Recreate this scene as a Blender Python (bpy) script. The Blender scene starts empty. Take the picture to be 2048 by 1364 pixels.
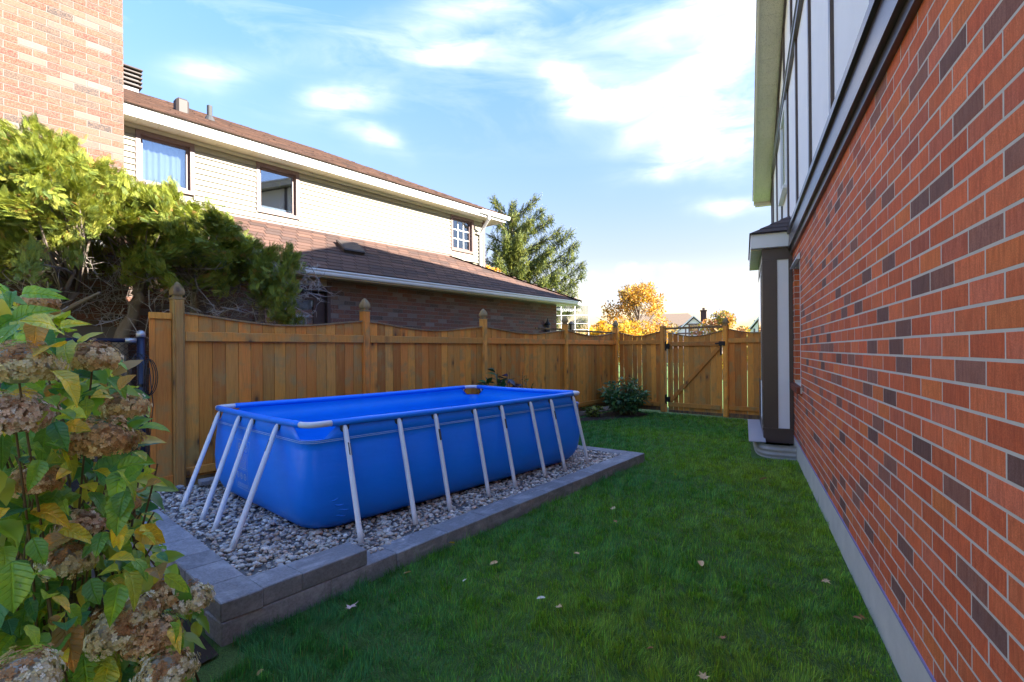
import bpy, math, random
import numpy as np
from mathutils import Vector, Matrix

random.seed(7)
RNG = np.random.default_rng(11)
R = math.radians
SC = bpy.context.scene
COL = SC.collection

# ------------------------------------------------------------------ camera
EYE = 1.65
cam_d = bpy.data.cameras.new("camera")
cam = bpy.data.objects.new("camera", cam_d)
COL.objects.link(cam)
cam.location = (0, 0, EYE)
cam.rotation_euler = (R(90), R(0.5), 0)
cam_d.sensor_width = 36
cam_d.lens = 36 * 1000 / 2048
cam_d.shift_y = 19 / 2048
cam_d.clip_start = 0.05
cam_d.clip_end = 2000
SC.camera = cam

# ------------------------------------------------------------------ light
SUN_EL, SUN_AZ = 27.0, 110.5          # azimuth clockwise from +Y
S_DIR = Vector((math.sin(R(SUN_AZ)) * math.cos(R(SUN_EL)), math.cos(R(SUN_AZ)) * math.cos(R(SUN_EL)), math.sin(R(SUN_EL))))
sun_d = bpy.data.lights.new("sun", 'SUN')
sun_d.energy = 2.0
sun_d.angle = R(0.55)
sun_d.color = (1.0, 0.94, 0.84)
sun = bpy.data.objects.new("sun", sun_d)
COL.objects.link(sun)
sun.location = (30, -11, 18)
sun.rotation_euler = (-S_DIR).to_track_quat('-Z', 'Y').to_euler()

SC.view_settings.view_transform = 'Standard'
SC.view_settings.look = 'None'
SC.view_settings.gamma = 1.0
SC.view_settings.use_curve_mapping = False
SC.view_settings.exposure = 3.84

# ------------------------------------------------------------------ node helpers
class NT:
    def __init__(self, tree):
        self.t = tree
    def n(self, typ, **kw):
        nd = self.t.nodes.new(typ)
        for k, v in kw.items():
            setattr(nd, k, v)
        return nd
    def link(self, a, b):
        self.t.links.new(a, b)
    def put(self, sock, v):
        if hasattr(v, 'is_linked') or isinstance(v, bpy.types.NodeSocket):
            self.t.links.new(v, sock)
        else:
            sock.default_value = v
    def math(self, op, a, b=0.0, clamp=False):
        nd = self.n('ShaderNodeMath', operation=op); nd.use_clamp = clamp
        self.put(nd.inputs[0], a); self.put(nd.inputs[1], b)
        return nd.outputs[0]
    def vmath(self, op, a, b=None):
        nd = self.n('ShaderNodeVectorMath', operation=op)
        self.put(nd.inputs[0], a)
        if b is not None: self.put(nd.inputs[1], b)
        return nd.outputs['Value'] if op in ('DOT_PRODUCT', 'LENGTH') else nd.outputs[0]
    def noise(self, vec, scale, detail=3, rough=0.55, dist=0.0):
        nd = self.n('ShaderNodeTexNoise')
        if vec is not None: self.link(vec, nd.inputs['Vector'])
        nd.inputs['Scale'].default_value = scale; nd.inputs['Detail'].default_value = detail
        nd.inputs['Roughness'].default_value = rough; nd.inputs['Distortion'].default_value = dist
        return nd.outputs['Fac']
    def voro(self, vec, scale, feature='F1', out='Distance'):
        nd = self.n('ShaderNodeTexVoronoi', feature=feature)
        self.link(vec, nd.inputs['Vector']); nd.inputs['Scale'].default_value = scale
        return nd.outputs[out]
    def ramp(self, fac, stops, interp='LINEAR'):
        nd = self.n('ShaderNodeValToRGB'); nd.color_ramp.interpolation = interp
        el = nd.color_ramp.elements
        while len(el) < len(stops): el.new(0.5)
        for e, (p, c) in zip(el, stops):
            e.position = p
            e.color = (c, c, c, 1) if isinstance(c, (int, float)) else (*c, 1)
        self.put(nd.inputs[0], fac)
        return nd.outputs[0]
    def mix(self, fac, a, b, mode='MIX'):
        nd = self.n('ShaderNodeMix', data_type='RGBA', blend_type=mode)
        self.put(nd.inputs[0], fac)
        self.put(nd.inputs[6], (*a, 1) if isinstance(a, tuple) and len(a) == 3 else a)
        self.put(nd.inputs[7], (*b, 1) if isinstance(b, tuple) and len(b) == 3 else b)
        return nd.outputs[2]
    def coord(self, kind='Object', scale=(1, 1, 1), rnd=False):
        tc = self.n('ShaderNodeTexCoord').outputs[kind]
        mp = self.n('ShaderNodeMapping'); mp.inputs['Scale'].default_value = scale
        if rnd:
            oi = self.n('ShaderNodeObjectInfo').outputs['Random']
            off = self.vmath('SCALE', (13.1, 7.7, 9.3)); off.node.inputs[3].default_value = 1
            self.link(self.math('MULTIPLY', oi, 40.0), off.node.inputs[3])
            tc = self.vmath('ADD', tc, off)
        self.link(tc, mp.inputs[0])
        return mp.outputs[0]
    def bump(self, h, strength=0.5, dist=0.01, normal=None):
        nd = self.n('ShaderNodeBump'); nd.inputs['Strength'].default_value = strength
        nd.inputs['Distance'].default_value = dist
        self.link(h, nd.inputs['Height'])
        if normal is not None: self.link(normal, nd.inputs['Normal'])
        return nd.outputs[0]
    def objcol(self): return self.n('ShaderNodeObjectInfo').outputs['Color']
    def attr(self, name='col'):
        nd = self.n('ShaderNodeAttribute'); nd.attribute_name = name
        return nd.outputs['Color']

def new_mat(name):
    m = bpy.data.materials.new(name); m.use_nodes = True
    nt = NT(m.node_tree); b = m.node_tree.nodes['Principled BSDF']
    return m, nt, b

def plain(name, col, rough=0.6, var=0.12, scale=9.0, bump=0.0, bscale=60.0, spec=0.4, metal=0.0):
    m, nt, b = new_mat(name)
    co = nt.coord()
    f = nt.noise(co, scale, 4)
    c = nt.mix(f, tuple(x * (1 - var) for x in col), tuple(min(1, x * (1 + var)) for x in col))
    f2 = nt.noise(co, scale * 7, 3)
    c = nt.mix(nt.math('MULTIPLY', f2, var), c, tuple(x * 0.55 for x in col))
    nt.link(c, b.inputs['Base Color'])
    b.inputs['Roughness'].default_value = rough
    b.inputs['Specular IOR Level'].default_value = spec
    b.inputs['Metallic'].default_value = metal
    if bump: nt.link(nt.bump(nt.noise(co, bscale, 4), bump, 0.15 / bscale), b.inputs['Normal'])
    return m

# ------------------------------------------------------------------ world
W = bpy.data.worlds.new("World"); SC.world = W; W.use_nodes = True
wt = NT(W.node_tree)
bg = W.node_tree.nodes['Background']
sky = wt.n('ShaderNodeTexSky', sky_type='NISHITA')
sky.sun_disc = False
sky.sun_elevation = R(SUN_EL); sky.sun_rotation = R(SUN_AZ)
sky.air_density = 1.0; sky.dust_density = 0.0; sky.ozone_density = 1.3; sky.altitude = 800
SKY_STRENGTH = 0.15
bg.inputs[1].default_value = SKY_STRENGTH
hs = wt.n('ShaderNodeHueSaturation'); hs.inputs['Saturation'].default_value = 1.7; hs.inputs['Value'].default_value = 1.0
wt.link(wt.mix(1.0, sky.outputs[0], (0.83, 0.595, 0.56), 'MULTIPLY'), hs.inputs['Color'])
dirv = wt.n('ShaderNodeTexCoord').outputs['Generated']
sx = wt.n('ShaderNodeSeparateXYZ'); wt.link(dirv, sx.inputs[0])
yy = wt.math('MAXIMUM', sx.outputs['Y'], 0.02)
gu = wt.math('DIVIDE', sx.outputs['X'], yy); gv = wt.math('DIVIDE', sx.outputs['Z'], yy)
front = wt.math('GREATER_THAN', sx.outputs['Y'], 0.05)
# warp
wv = wt.n('ShaderNodeTexNoise'); wt.link(dirv, wv.inputs['Vector']); wv.inputs['Scale'].default_value = 6; wv.inputs['Detail'].default_value = 4
wsep = wt.n('ShaderNodeSeparateColor'); wt.link(wv.outputs['Color'], wsep.inputs[0])
wu = wt.math('MULTIPLY', wt.math('SUBTRACT', wsep.outputs[0], 0.5), 0.16)
wvv = wt.math('MULTIPLY', wt.math('SUBTRACT', wsep.outputs[1], 0.5), 0.10)
gu2 = wt.math('ADD', gu, wu); gv2 = wt.math('ADD', gv, wvv)
def blob(u0, v0, a, b, ang, amp):
    c, s = math.cos(R(ang)), math.sin(R(ang))
    du = wt.math('SUBTRACT', gu2, u0); dv_ = wt.math('SUBTRACT', gv2, v0)
    p = wt.math('ADD', wt.math('MULTIPLY', du, c / a), wt.math('MULTIPLY', dv_, s / a))
    q = wt.math('ADD', wt.math('MULTIPLY', du, -s / b), wt.math('MULTIPLY', dv_, c / b))
    r2 = wt.math('ADD', wt.math('MULTIPLY', p, p), wt.math('MULTIPLY', q, q))
    return wt.math('MULTIPLY', wt.math('POWER', 2.718, wt.math('MULTIPLY', r2, -1.0)), amp)
cirrus = [(-.12, .592, .075, .018, -6, .55), (-.33, .50, .085, .028, 12, .5), (-.255, .425, .055, .022, -20, .5), (.14, .52, .07, .035, -28, .75), (.20, .500, .08, .026, 8, .8),
          (.36, .545, .12, .028, 24, .7), (.46, .60, .13, .045, 30, .45), (.30, .44, .10, .030, 20, .4), (.42, .40, .11, .035, 14, .7), (.44, .285, .06, .014, 3, .4), (.33, .345, .10, .02, 0, .25),
          (-.05, .68, .3, .05, 14, .3), (.5, .74, .25, .06, 30, .5), (-.62, .56, .08, .03, 0, .35), (.45, .48, .14, .05, 20, .3)]
acc = 0.0
for bl in cirrus: acc = wt.math('ADD', acc, blob(*bl))
mpc = wt.n('ShaderNodeMapping'); mpc.inputs['Rotation'].default_value = (0, R(18), 0); mpc.inputs['Scale'].default_value = (3.0, 3.0, 11.0)
wt.link(dirv, mpc.inputs[0])
streak = wt.ramp(wt.noise(mpc.outputs[0], 2.2, 6, 0.6, 0.8), [(0.34, 0.0), (0.72, 1.0)])
cir = wt.math('MULTIPLY', wt.math('MULTIPLY', acc, front), wt.math('ADD', wt.math('MULTIPLY', streak, 1.0), 0.22))
gen = wt.ramp(wt.noise(mpc.outputs[0], 0.9, 6, 0.6, 0.6), [(0.47, 0.0), (0.74, 0.7)])
up = wt.ramp(sx.outputs['Z'], [(0.34, 0.0), (0.74, 1.0)])      # added high veil, thickening towards the zenith to brighten the shaded yard
cir = wt.math('ADD', cir, wt.math('MULTIPLY', gen, wt.math('MULTIPLY', up, 0.8)))
cir = wt.math('MINIMUM', cir, 0.85)
# low cumulus
cum = [(.215, .125, .045, .034, 0, 1.25), (.250, .150, .036, .026, 0, 1.2), (.305, .162, .042, .016, 0, 1.15), (.185, .095, .05, .03, 0, .9), (.275, .105, .045, .028, 0, .85), (.425, .100, .036, .026, 0, 1.2), (.455, .080, .045, .024, 0, 1.0), (.33, .055, .16, .016, 0, .6), (.155, .145, .022, .014, 0, .8)]
accc = 0.0
for bl in cum: accc = wt.math('ADD', accc, blob(*bl))
bil = wt.noise(dirv, 26, 8, 0.64, 0.3)
cumv = wt.ramp(wt.math('MULTIPLY', wt.math('ADD', wt.math('MULTIPLY', accc, 0.62), wt.math('MULTIPLY', wt.math('SUBTRACT', bil, 0.5), 0.9)), front), [(0.40, 0.0), (0.70, 0.92)])
hz = wt.ramp(sx.outputs['Z'], [(0.0, 0.22), (0.10, 0.06), (0.30, 0.0), (0.62, 0.0)])   # air near the horizon, all the way round
grad = wt.ramp(sx.outputs['Z'], [(0.0, 0.20), (0.18, 0.30), (0.40, 0.57), (0.74, 1.0)])
skyc = wt.mix(hz, wt.mix(1.0, wt.mix(1.0, hs.outputs[0], (0.97, 0.90, 0.66), 'MULTIPLY'), grad, 'MULTIPLY'), (0.32, 0.40, 0.54))
skyc = wt.mix(cir, skyc, (1.28, 1.22, 1.17))
shade = wt.noise(dirv, 12, 5, 0.6)
skyc = wt.mix(cumv, skyc, wt.mix(shade, (0.38, 0.44, 0.56), (0.60, 0.60, 0.62)))
wt.link(skyc, bg.inputs[0])

# ------------------------------------------------------------------ geometry helpers
CR, SR = math.cos(R(0.5)), math.sin(R(0.5))
def sight(x, y):                       # survey helper: bearing of a point of the 2048 px photograph
    u = (x - 1024) / 1000; v = -(y - 701) / 1000
    return Vector((u * CR + v * SR, 1.0, -u * SR + v * CR))
def at(x, y, depth):
    return Vector((0, 0, EYE)) + sight(x, y) * depth
def onz(x, y, z=0.0):
    d = sight(x, y); t = (z - EYE) / d.z
    return Vector((d.x * t, d.y * t, z))
def px_of(P):
    Z = P.z - EYE
    return (1024 + 1000 * (P.x * CR - Z * SR) / P.y, 701 - 1000 * (P.x * SR + Z * CR) / P.y)

def tag(o, label=None, cat=None, group=None, kind=None):
    if label: o['label'] = label
    if cat: o['category'] = cat
    if group: o['group'] = group
    if kind: o['kind'] = kind
    return o
def root(name, loc, heading=90.0, label=None, cat=None, group=None):
    o = bpy.data.objects.new(name, None); COL.objects.link(o)
    o.location = loc; o.rotation_euler = (0, 0, R(90 - heading))
    o.empty_display_size = 0.1
    return tag(o, label, cat, group)
def link(name, me, parent=None, loc=None, rot=None, color=None, kind=None):
    o = bpy.data.objects.new(name, me); COL.objects.link(o)
    if parent is not None: o.parent = parent
    if loc is not None: o.location = loc
    if rot is not None: o.rotation_euler = rot
    if color is not None: o.color = (*color, 1)
    if kind: o['kind'] = kind
    return o

class MB:
    def __init__(self): self.v = []; self.f = []; self.c = []
    def add(self, vs, fs, col=None):
        b = len(self.v); self.v += [tuple(p) for p in vs]; self.f += [tuple(b + i for i in q) for q in fs]
        self.c += [col or (1, 1, 1)] * len(vs)
        return self
    def box(self, x0, x1, y0, y1, z0, z1, col=None, M=None):
        vs = [Vector((x, y, z)) for z in (z0, z1) for y in (y0, y1) for x in (x0, x1)]
        if M is not None: vs = [M @ v for v in vs]
        return self.add(vs, [(0, 2, 3, 1), (4, 5, 7, 6), (0, 1, 5, 4), (2, 6, 7, 3), (0, 4, 6, 2), (1, 3, 7, 5)], col)
    def cbox(self, x0, x1, y0, y1, z0, z1, c=0.006, col=None, M=None):   # box with chamfered edges
        xs = (x0, x0 + c, x1 - c, x1); ys = (y0, y0 + c, y1 - c, y1); zs = (z0, z0 + c, z1 - c, z1)
        V = {}
        vs = []
        def k(i, j, l):
            if (i, j, l) not in V: V[(i, j, l)] = len(vs); vs.append(Vector((xs[i], ys[j], zs[l])))
            return V[(i, j, l)]
        fs = []
        for ax in range(3):
            for side, flip in ((0, 1), (3, 0)):
                def m(a, b):
                    p = [0, 0, 0]; p[ax] = side; o = [i for i in range(3) if i != ax]; p[o[0]] = a; p[o[1]] = b
                    return k(*p)
                q = [m(1, 1), m(2, 1), m(2, 2), m(1, 2)]
                if (flip and ax != 1) or (not flip and ax == 1): q.reverse()
                fs.append(tuple(q))
        for ax in range(3):
            o = [i for i in range(3) if i != ax]
            for a in (0, 3):
                for b in (0, 3):
                    ia, ib = (1 if a == 0 else 2), (1 if b == 0 else 2)
                    def g(t, aa, bb):
                        p = [0, 0, 0]; p[ax] = t; p[o[0]] = aa; p[o[1]] = bb
                        return k(*p)
                    fs.append((g(1, a, ib), g(2, a, ib), g(2, ia, b), g(1, ia, b)))
        for a in (0, 3):
            for b in (0, 3):
                for d in (0, 3):
                    ia, ib, id_ = (1 if a == 0 else 2), (1 if b == 0 else 2), (1 if d == 0 else 2)
                    fs.append((k(a, ib, id_), k(ia, b, id_), k(ia, ib, d)))
        if M is not None: vs = [M @ v for v in vs]
        return self.add(vs, fs, col)
    def tube(self, pts, r, n=8, cap=True, col=None):
        pts = [Vector(p) for p in pts]; m = len(pts)
        rs = r if isinstance(r, (list, tuple)) else [r] * m
        vs = []; prev = None
        for i, p in enumerate(pts):
            t = (pts[min(i + 1, m - 1)] - pts[max(i - 1, 0)]).normalized()
            if prev is None:
                a = t.cross(Vector((0, 0, 1)))
                if a.length < 1e-3: a = t.cross(Vector((1, 0, 0)))
            else:
                a = prev - t * prev.dot(t)
                if a.length < 1e-4: a = t.orthogonal()
            a.normalize(); b = t.cross(a); prev = a
            vs += [p + (a * math.cos(2 * math.pi * j / n) + b * math.sin(2 * math.pi * j / n)) * rs[i] for j in range(n)]
        fs = [(i * n + j, i * n + (j + 1) % n, (i + 1) * n + (j + 1) % n, (i + 1) * n + j) for i in range(m - 1) for j in range(n)]
        if cap: fs += [tuple(range(n - 1, -1, -1)), tuple(range((m - 1) * n, m * n))]
        return self.add(vs, fs, col)
    def lathe(self, prof, n=12, loc=(0, 0, 0), col=None):
        vs = [Vector((r * math.cos(2 * math.pi * j / n), r * math.sin(2 * math.pi * j / n), z)) + Vector(loc) for r, z in prof for j in range(n)]
        m = len(prof)
        fs = [(i * n + j, i * n + (j + 1) % n, (i + 1) * n + (j + 1) % n, (i + 1) * n + j) for i in range(m - 1) for j in range(n)]
        fs += [tuple(range(n - 1, -1, -1)), tuple(range((m - 1) * n, m * n))]
        return self.add(vs, fs, col)
    def prism(self, poly, y0, y1, col=None):       # polygon in x,z pushed from y0 to y1
        n = len(poly)
        vs = [(x, y0, z) for x, z in poly] + [(x, y1, z) for x, z in poly]
        fs = [tuple(range(n)), tuple(range(2 * n - 1, n - 1, -1))] + [(i, i + n, (i + 1) % n + n, (i + 1) % n) for i in range(n)]
        return self.add(vs, fs, col)
    def mesh(self, name, mat, smooth=False, recalc=True):
        me = bpy.data.meshes.new(name); me.from_pydata(self.v, [], self.f)
        if recalc:
            import bmesh
            bm = bmesh.new(); bm.from_mesh(me); bmesh.ops.recalc_face_normals(bm, faces=bm.faces); bm.to_mesh(me); bm.free()
        ca = me.color_attributes.new('col', 'FLOAT_COLOR', 'POINT')
        ca.data.foreach_set('color', np.hstack([np.array(self.c, dtype=np.float32), np.ones((len(self.c), 1), np.float32)]).ravel())
        if smooth: me.polygons.foreach_set('use_smooth', [True] * len(me.polygons))
        me.materials.append(mat)
        return me
    def build(self, name, mat, parent=None, smooth=False, kind=None, loc=None, rot=None, color=None, recalc=True):
        return link(name, self.mesh(name, mat, smooth, recalc), parent, loc, rot, color, kind)

def np_mesh(name, V, F, C, mat, smooth=False):
    """V (n,3), F list of (k,m) index arrays, C (n,3) point colours"""
    me = bpy.data.meshes.new(name)
    me.vertices.add(len(V)); me.vertices.foreach_set('co', np.ascontiguousarray(V, dtype=np.float32).ravel())
    idx = np.concatenate([f.ravel() for f in F]).astype(np.int32)
    tot = np.concatenate([np.full(len(f), f.shape[1], np.int32) for f in F])
    start = np.concatenate([[0], np.cumsum(tot)[:-1]]).astype(np.int32)
    me.loops.add(len(idx)); me.loops.foreach_set('vertex_index', idx)
    me.polygons.add(len(tot)); me.polygons.foreach_set('loop_start', start)
    try: me.polygons.foreach_set('loop_total', tot)
    except Exception: pass
    if smooth: me.polygons.foreach_set('use_smooth', np.ones(len(tot), dtype=bool))
    ca = me.color_attributes.new('col', 'FLOAT_COLOR', 'POINT')
    ca.data.foreach_set('color', np.hstack([C.astype(np.float32), np.ones((len(C), 1), np.float32)]).ravel())
    me.materials.append(mat)
    me.update(calc_edges=True); me.validate()
    return me

def scatter(name, tv, tf, mats, locs, cols, mat, smooth=False, tcol=None):
    """copies of a template (tv (k,3), tf list of arrays) with 3x3 matrices (n,3,3), positions and colours"""
    n, k = len(locs), len(tv)
    V = np.einsum('nij,kj->nki', mats, tv) + locs[:, None, :]
    off = (np.arange(n) * k)[:, None, None]
    F = [(f[None, :, :] + off).reshape(-1, f.shape[1]) for f in tf]
    C = np.repeat(cols[:, None, :], k, axis=1)
    if tcol is not None: C = C * tcol[None, :, :]
    return np_mesh(name, V.reshape(-1, 3), F, C.reshape(-1, 3), mat, smooth)

def basis(fwd, up):
    """matrices whose columns are side, fwd, up' for direction arrays"""
    f = fwd / np.linalg.norm(fwd, axis=1, keepdims=True)
    s = np.cross(f, up); s /= np.maximum(np.linalg.norm(s, axis=1, keepdims=True), 1e-6)
    u = np.cross(s, f)
    return np.stack([s, f, u], axis=2)

def poly_in(px, py, poly):
    c = np.zeros(len(px), bool); n = len(poly)
    for i in range(n):
        x1, y1 = poly[i]; x2, y2 = poly[(i + 1) % n]
        hit = ((y1 > py) != (y2 > py)) & (px < (x2 - x1) * (py - y1) / (y2 - y1 + 1e-12) + x1)
        c ^= hit
    return c
def pick(rnd, cols, w=None):
    c = np.array(cols, float)
    return c[rnd.choice(len(c), p=None if w is None else np.array(w) / sum(w))]
# ------------------------------------------------------------------ materials
def brick_mat(name, src, rough_face):
    m, nt, b = new_mat(name)
    base = nt.objcol() if src == 'obj' else nt.attr()
    co = nt.coord('Object', (1, 1, 1), src == 'obj')
    if rough_face:
        f = nt.noise(co, 70, 5, 0.65, 0.5); g = nt.noise(co, 14, 4)
        c = nt.mix(nt.ramp(f, [(0.42, 0.0), (0.62, 0.75)]), base, (0.20, 0.13, 0.09))
        c = nt.mix(nt.ramp(g, [(0.55, 0.0), (0.75, 0.45)]), c, (0.14, 0.10, 0.082))
        nt.link(nt.bump(f, 0.8, 0.004), b.inputs['Normal'])
    else:
        st = nt.coord('Object', (1.0, 1.0, 0.16), src == 'obj')
        f = nt.noise(st, 75, 4, 0.6); g = nt.noise(co, 220, 3, 0.6); h = nt.noise(co, 8, 3)
        c = nt.mix(nt.ramp(f, [(0.40, 0.0), (0.66, 0.75)]), base, nt.mix(1.0, base, (0.66, 0.56, 0.52), 'MULTIPLY'))
        c = nt.mix(nt.ramp(g, [(0.40, 0.45), (0.60, 0.0)]), c, nt.mix(1.0, base, (0.45, 0.40, 0.40), 'MULTIPLY'))
        c = nt.mix(nt.ramp(h, [(0.48, 0.0), (0.80, 0.40)]), c, nt.mix(1.0, base, (1.15, 0.85, 0.55), 'MULTIPLY'))
        nt.link(nt.bump(nt.math('ADD', nt.math('MULTIPLY', f, 0.6), g), 0.35, 0.0014), b.inputs['Normal'])
    nt.link(c, b.inputs['Base Color']); b.inputs['Roughness'].default_value = 0.85
    b.inputs['Specular IOR Level'].default_value = 0.25
    return m
m_brickR = brick_mat('red_brick', 'obj', False); m_brickRm = brick_mat('red_brick_far', 'attr', False)
m_brickL = brick_mat('rock_face_brick', 'obj', True); m_brickLm = brick_mat('rock_face_brick_far', 'attr', True)
m_mortarR = plain('mortar', (0.56, 0.50, 0.41), 0.95, 0.12, 14, 0.5, 150)
m_mortarL = plain('pale_mortar', (0.17, 0.145, 0.13), 0.95, 0.12, 14, 0.5, 150)
m_conc = plain('foundation_concrete', (0.55, 0.52, 0.45), 0.95, 0.18, 5, 0.5, 90)
m_purple = plain('purple_membrane', (0.24, 0.22, 0.38), 0.7)
m_brown = plain('brown_paint', (0.075, 0.052, 0.045), 0.32, 0.12, 6, 0.12, 140, 0.55)
m_brown2 = plain('brown_window_frame', (0.16, 0.10, 0.085), 0.45, 0.1, 6)
m_stucco = plain('white_stucco', (0.86, 0.85, 0.82), 0.85, 0.05, 3, 0.5, 170)
m_white = plain('white_paint', (0.80, 0.79, 0.76), 0.5, 0.03, 4)
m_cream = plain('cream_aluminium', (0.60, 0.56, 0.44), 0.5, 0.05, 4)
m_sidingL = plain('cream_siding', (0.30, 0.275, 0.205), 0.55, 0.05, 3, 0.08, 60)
m_gutter = plain('gutter_white', (0.70, 0.70, 0.68), 0.45, 0.08, 3)
m_grey = plain('grey_flashing', (0.42, 0.42, 0.43), 0.5, 0.1, 5)
m_black = plain('black_metal', (0.012, 0.012, 0.014), 0.4, 0.1, 8)
m_navy = plain('navy_coated_pipe', (0.014, 0.018, 0.045), 0.35, 0.1, 8)
m_galv = plain('galvanised_metal', (0.42, 0.42, 0.42), 0.4, 0.12, 14, 0, 60, 0.5, 0.7)
m_ventb = plain('roof_vent_brown', (0.055, 0.042, 0.036), 0.6)
m_pipe = plain('vent_pipe_grey', (0.045, 0.045, 0.045), 0.6)
m_dark = plain('dark_room', (0.05, 0.05, 0.055), 0.9)
m_curtain = plain('sheer_curtain', (0.30, 0.32, 0.36), 0.9, 0.05, 6)
m_blind = plain('white_blind', (0.70, 0.70, 0.66), 0.7, 0.03)
m_doorb = plain('door_brown', (0.065, 0.035, 0.03), 0.45)
m_tan = plain('tan_header', (0.28, 0.23, 0.16), 0.7)
m_lidg = plain('grey_plastic_lid', (0.36, 0.37, 0.40), 0.35, 0.12, 6)

def soffit_mat():
    m, nt, b = new_mat('perforated_soffit')
    co = nt.coord('Object')
    d = nt.voro(co, 62)
    c = nt.mix(nt.ramp(d, [(0.22, 1.0), (0.30, 0.0)]), (0.64, 0.60, 0.50), (0.16, 0.14, 0.11))
    nt.link(c, b.inputs['Base Color']); b.inputs['Roughness'].default_value = 0.55
    return m
m_soffit = soffit_mat()
def ribsoffit():
    m, nt, b = new_mat('ribbed_soffit')
    w = nt.n('ShaderNodeTexWave', bands_direction='X'); nt.link(nt.coord('Object'), w.inputs['Vector'])
    w.inputs['Scale'].default_value = 10
    nt.link(nt.mix(nt.ramp(w.outputs['Fac'], [(0.0, 0.35), (0.15, 0.0)]), (0.66, 0.61, 0.46), (0.35, 0.31, 0.22)), b.inputs['Base Color'])
    b.inputs['Roughness'].default_value = 0.55
    return m
m_ribsoffit = ribsoffit()

def glass_mat(name, tint, refl):
    m, nt, b = new_mat(name)
    out = m.node_tree.nodes['Material Output']
    tr = nt.n('ShaderNodeBsdfTransparent'); tr.inputs[0].default_value = (*tint, 1)
    gl = nt.n('ShaderNodeBsdfGlossy'); gl.inputs['Roughness'].default_value = 0.02; gl.inputs[0].default_value = (0.9, 0.95, 1, 1)
    mx = nt.n('ShaderNodeMixShader')
    fr = nt.n('ShaderNodeFresnel'); fr.inputs[0].default_value = 1.5
    nt.link(nt.math('ADD', fr.outputs[0], refl, True), mx.inputs[0])
    nt.link(tr.outputs[0], mx.inputs[1]); nt.link(gl.outputs[0], mx.inputs[2]); nt.link(mx.outputs[0], out.inputs[0])
    return m
m_glass = glass_mat('window_glass', (0.75, 0.8, 0.85), 0.14)
m_clear = glass_mat('clear_sheet', (0.86, 0.88, 0.88), 0.08)

def shingle_mat(name, src):
    m, nt, b = new_mat(name)
    base = nt.objcol() if src == 'obj' else nt.attr()
    co = nt.coord('Object', (1, 1, 1), src == 'obj')
    f = nt.noise(co, 260, 3, 0.7); g = nt.noise(co, 25, 3)
    c = nt.mix(nt.ramp(f, [(0.35, 0.55), (0.6, 0.0)]), base, nt.mix(1.0, base, (0.4, 0.38, 0.38), 'MULTIPLY'))
    c = nt.mix(nt.math('MULTIPLY', g, 0.35), c, (0.12, 0.064, 0.044))
    nt.link(c, b.inputs['Base Color']); b.inputs['Roughness'].default_value = 0.95
    nt.link(nt.bump(f, 0.6, 0.0012), b.inputs['Normal'])
    return m
m_shing = shingle_mat('asphalt_shingle', 'obj'); m_shingm = shingle_mat('asphalt_shingle_run', 'attr')

def wood_mat():
    m, nt, b = new_mat('stained_cedar')
    base = nt.objcol()
    gr = nt.coord('Object', (1.0, 1.0, 0.05), True)
    co = nt.coord('Object', (1, 1, 1), True)
    kn = nt.coord('Object', (1.0, 1.0, 0.55), True)
    g = nt.noise(gr, 95, 5, 0.62, 0.3); g2 = nt.noise(gr, 26, 3, 0.6, 0.6); p = nt.noise(co, 3.4, 4, 0.6)
    c = nt.mix(nt.ramp(g, [(0.30, 0.60), (0.56, 0.0)]), base, nt.mix(1.0, base, (0.58, 0.50, 0.42), 'MULTIPLY'))
    c = nt.mix(nt.ramp(g2, [(0.40, 0.0), (0.75, 0.45)]), c, (0.60, 0.28, 0.055))
    c = nt.mix(nt.ramp(p, [(0.50, 0.0), (0.66, 0.75)]), c, nt.mix(g, (0.24, 0.15, 0.05), (0.46, 0.31, 0.10)))
    k = nt.n('ShaderNodeTexVoronoi'); nt.link(kn, k.inputs['Vector']); k.inputs['Scale'].default_value = 4.4
    ks = nt.n('ShaderNodeSeparateColor'); nt.link(k.outputs['Color'], ks.inputs[0])
    keep = nt.math('GREATER_THAN', ks.outputs[0], 0.45)
    km = nt.math('MULTIPLY', nt.ramp(k.outputs['Distance'], [(0.06, 1.0), (0.13, 0.0)]), keep)
    kr = nt.math('MULTIPLY', nt.ramp(k.outputs['Distance'], [(0.12, 0.55), (0.32, 0.0)]), keep)
    c = nt.mix(kr, c, (0.20, 0.10, 0.035)); c = nt.mix(nt.math('MULTIPLY', km, 0.8), c, (0.065, 0.035, 0.02))
    nt.link(c, b.inputs['Base Color']); b.inputs['Roughness'].default_value = 0.62
    b.inputs['Specular IOR Level'].default_value = 0.3
    nt.link(nt.bump(g, 0.35, 0.0014), b.inputs['Normal'])
    return m
m_wood = wood_mat()

def vinyl(name, col):
    m, nt, b = new_mat(name)
    co = nt.coord('Object')
    f = nt.noise(co, 2.2, 3)
    c = nt.mix(f, tuple(x * 0.9 for x in col), tuple(x * 1.1 for x in col))
    nt.link(c, b.inputs['Base Color']); b.inputs['Roughness'].default_value = 0.36
    w1 = nt.noise(nt.coord('Object', (1, 1, 3)), 4.2, 3, 0.5, 0.4)
    w2 = nt.noise(co, 240, 2)
    nt.link(nt.bump(nt.math('ADD', w1, nt.math('MULTIPLY', w2, 0.02)), 0.12, 0.03), b.inputs['Normal'])
    return m
m_vinyl = vinyl('blue_vinyl', (0.004, 0.225, 0.95)); m_vinylin = vinyl('pool_inside_vinyl', (0.006, 0.31, 0.97))
m_pipew = plain('white_coated_tube', (0.74, 0.73, 0.74), 0.4, 0.05, 8)
m_sticker = plain('black_sticker', (0.01, 0.01, 0.012), 0.35)
m_grom = plain('dark_grommet', (0.03, 0.035, 0.05), 0.5)
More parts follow.
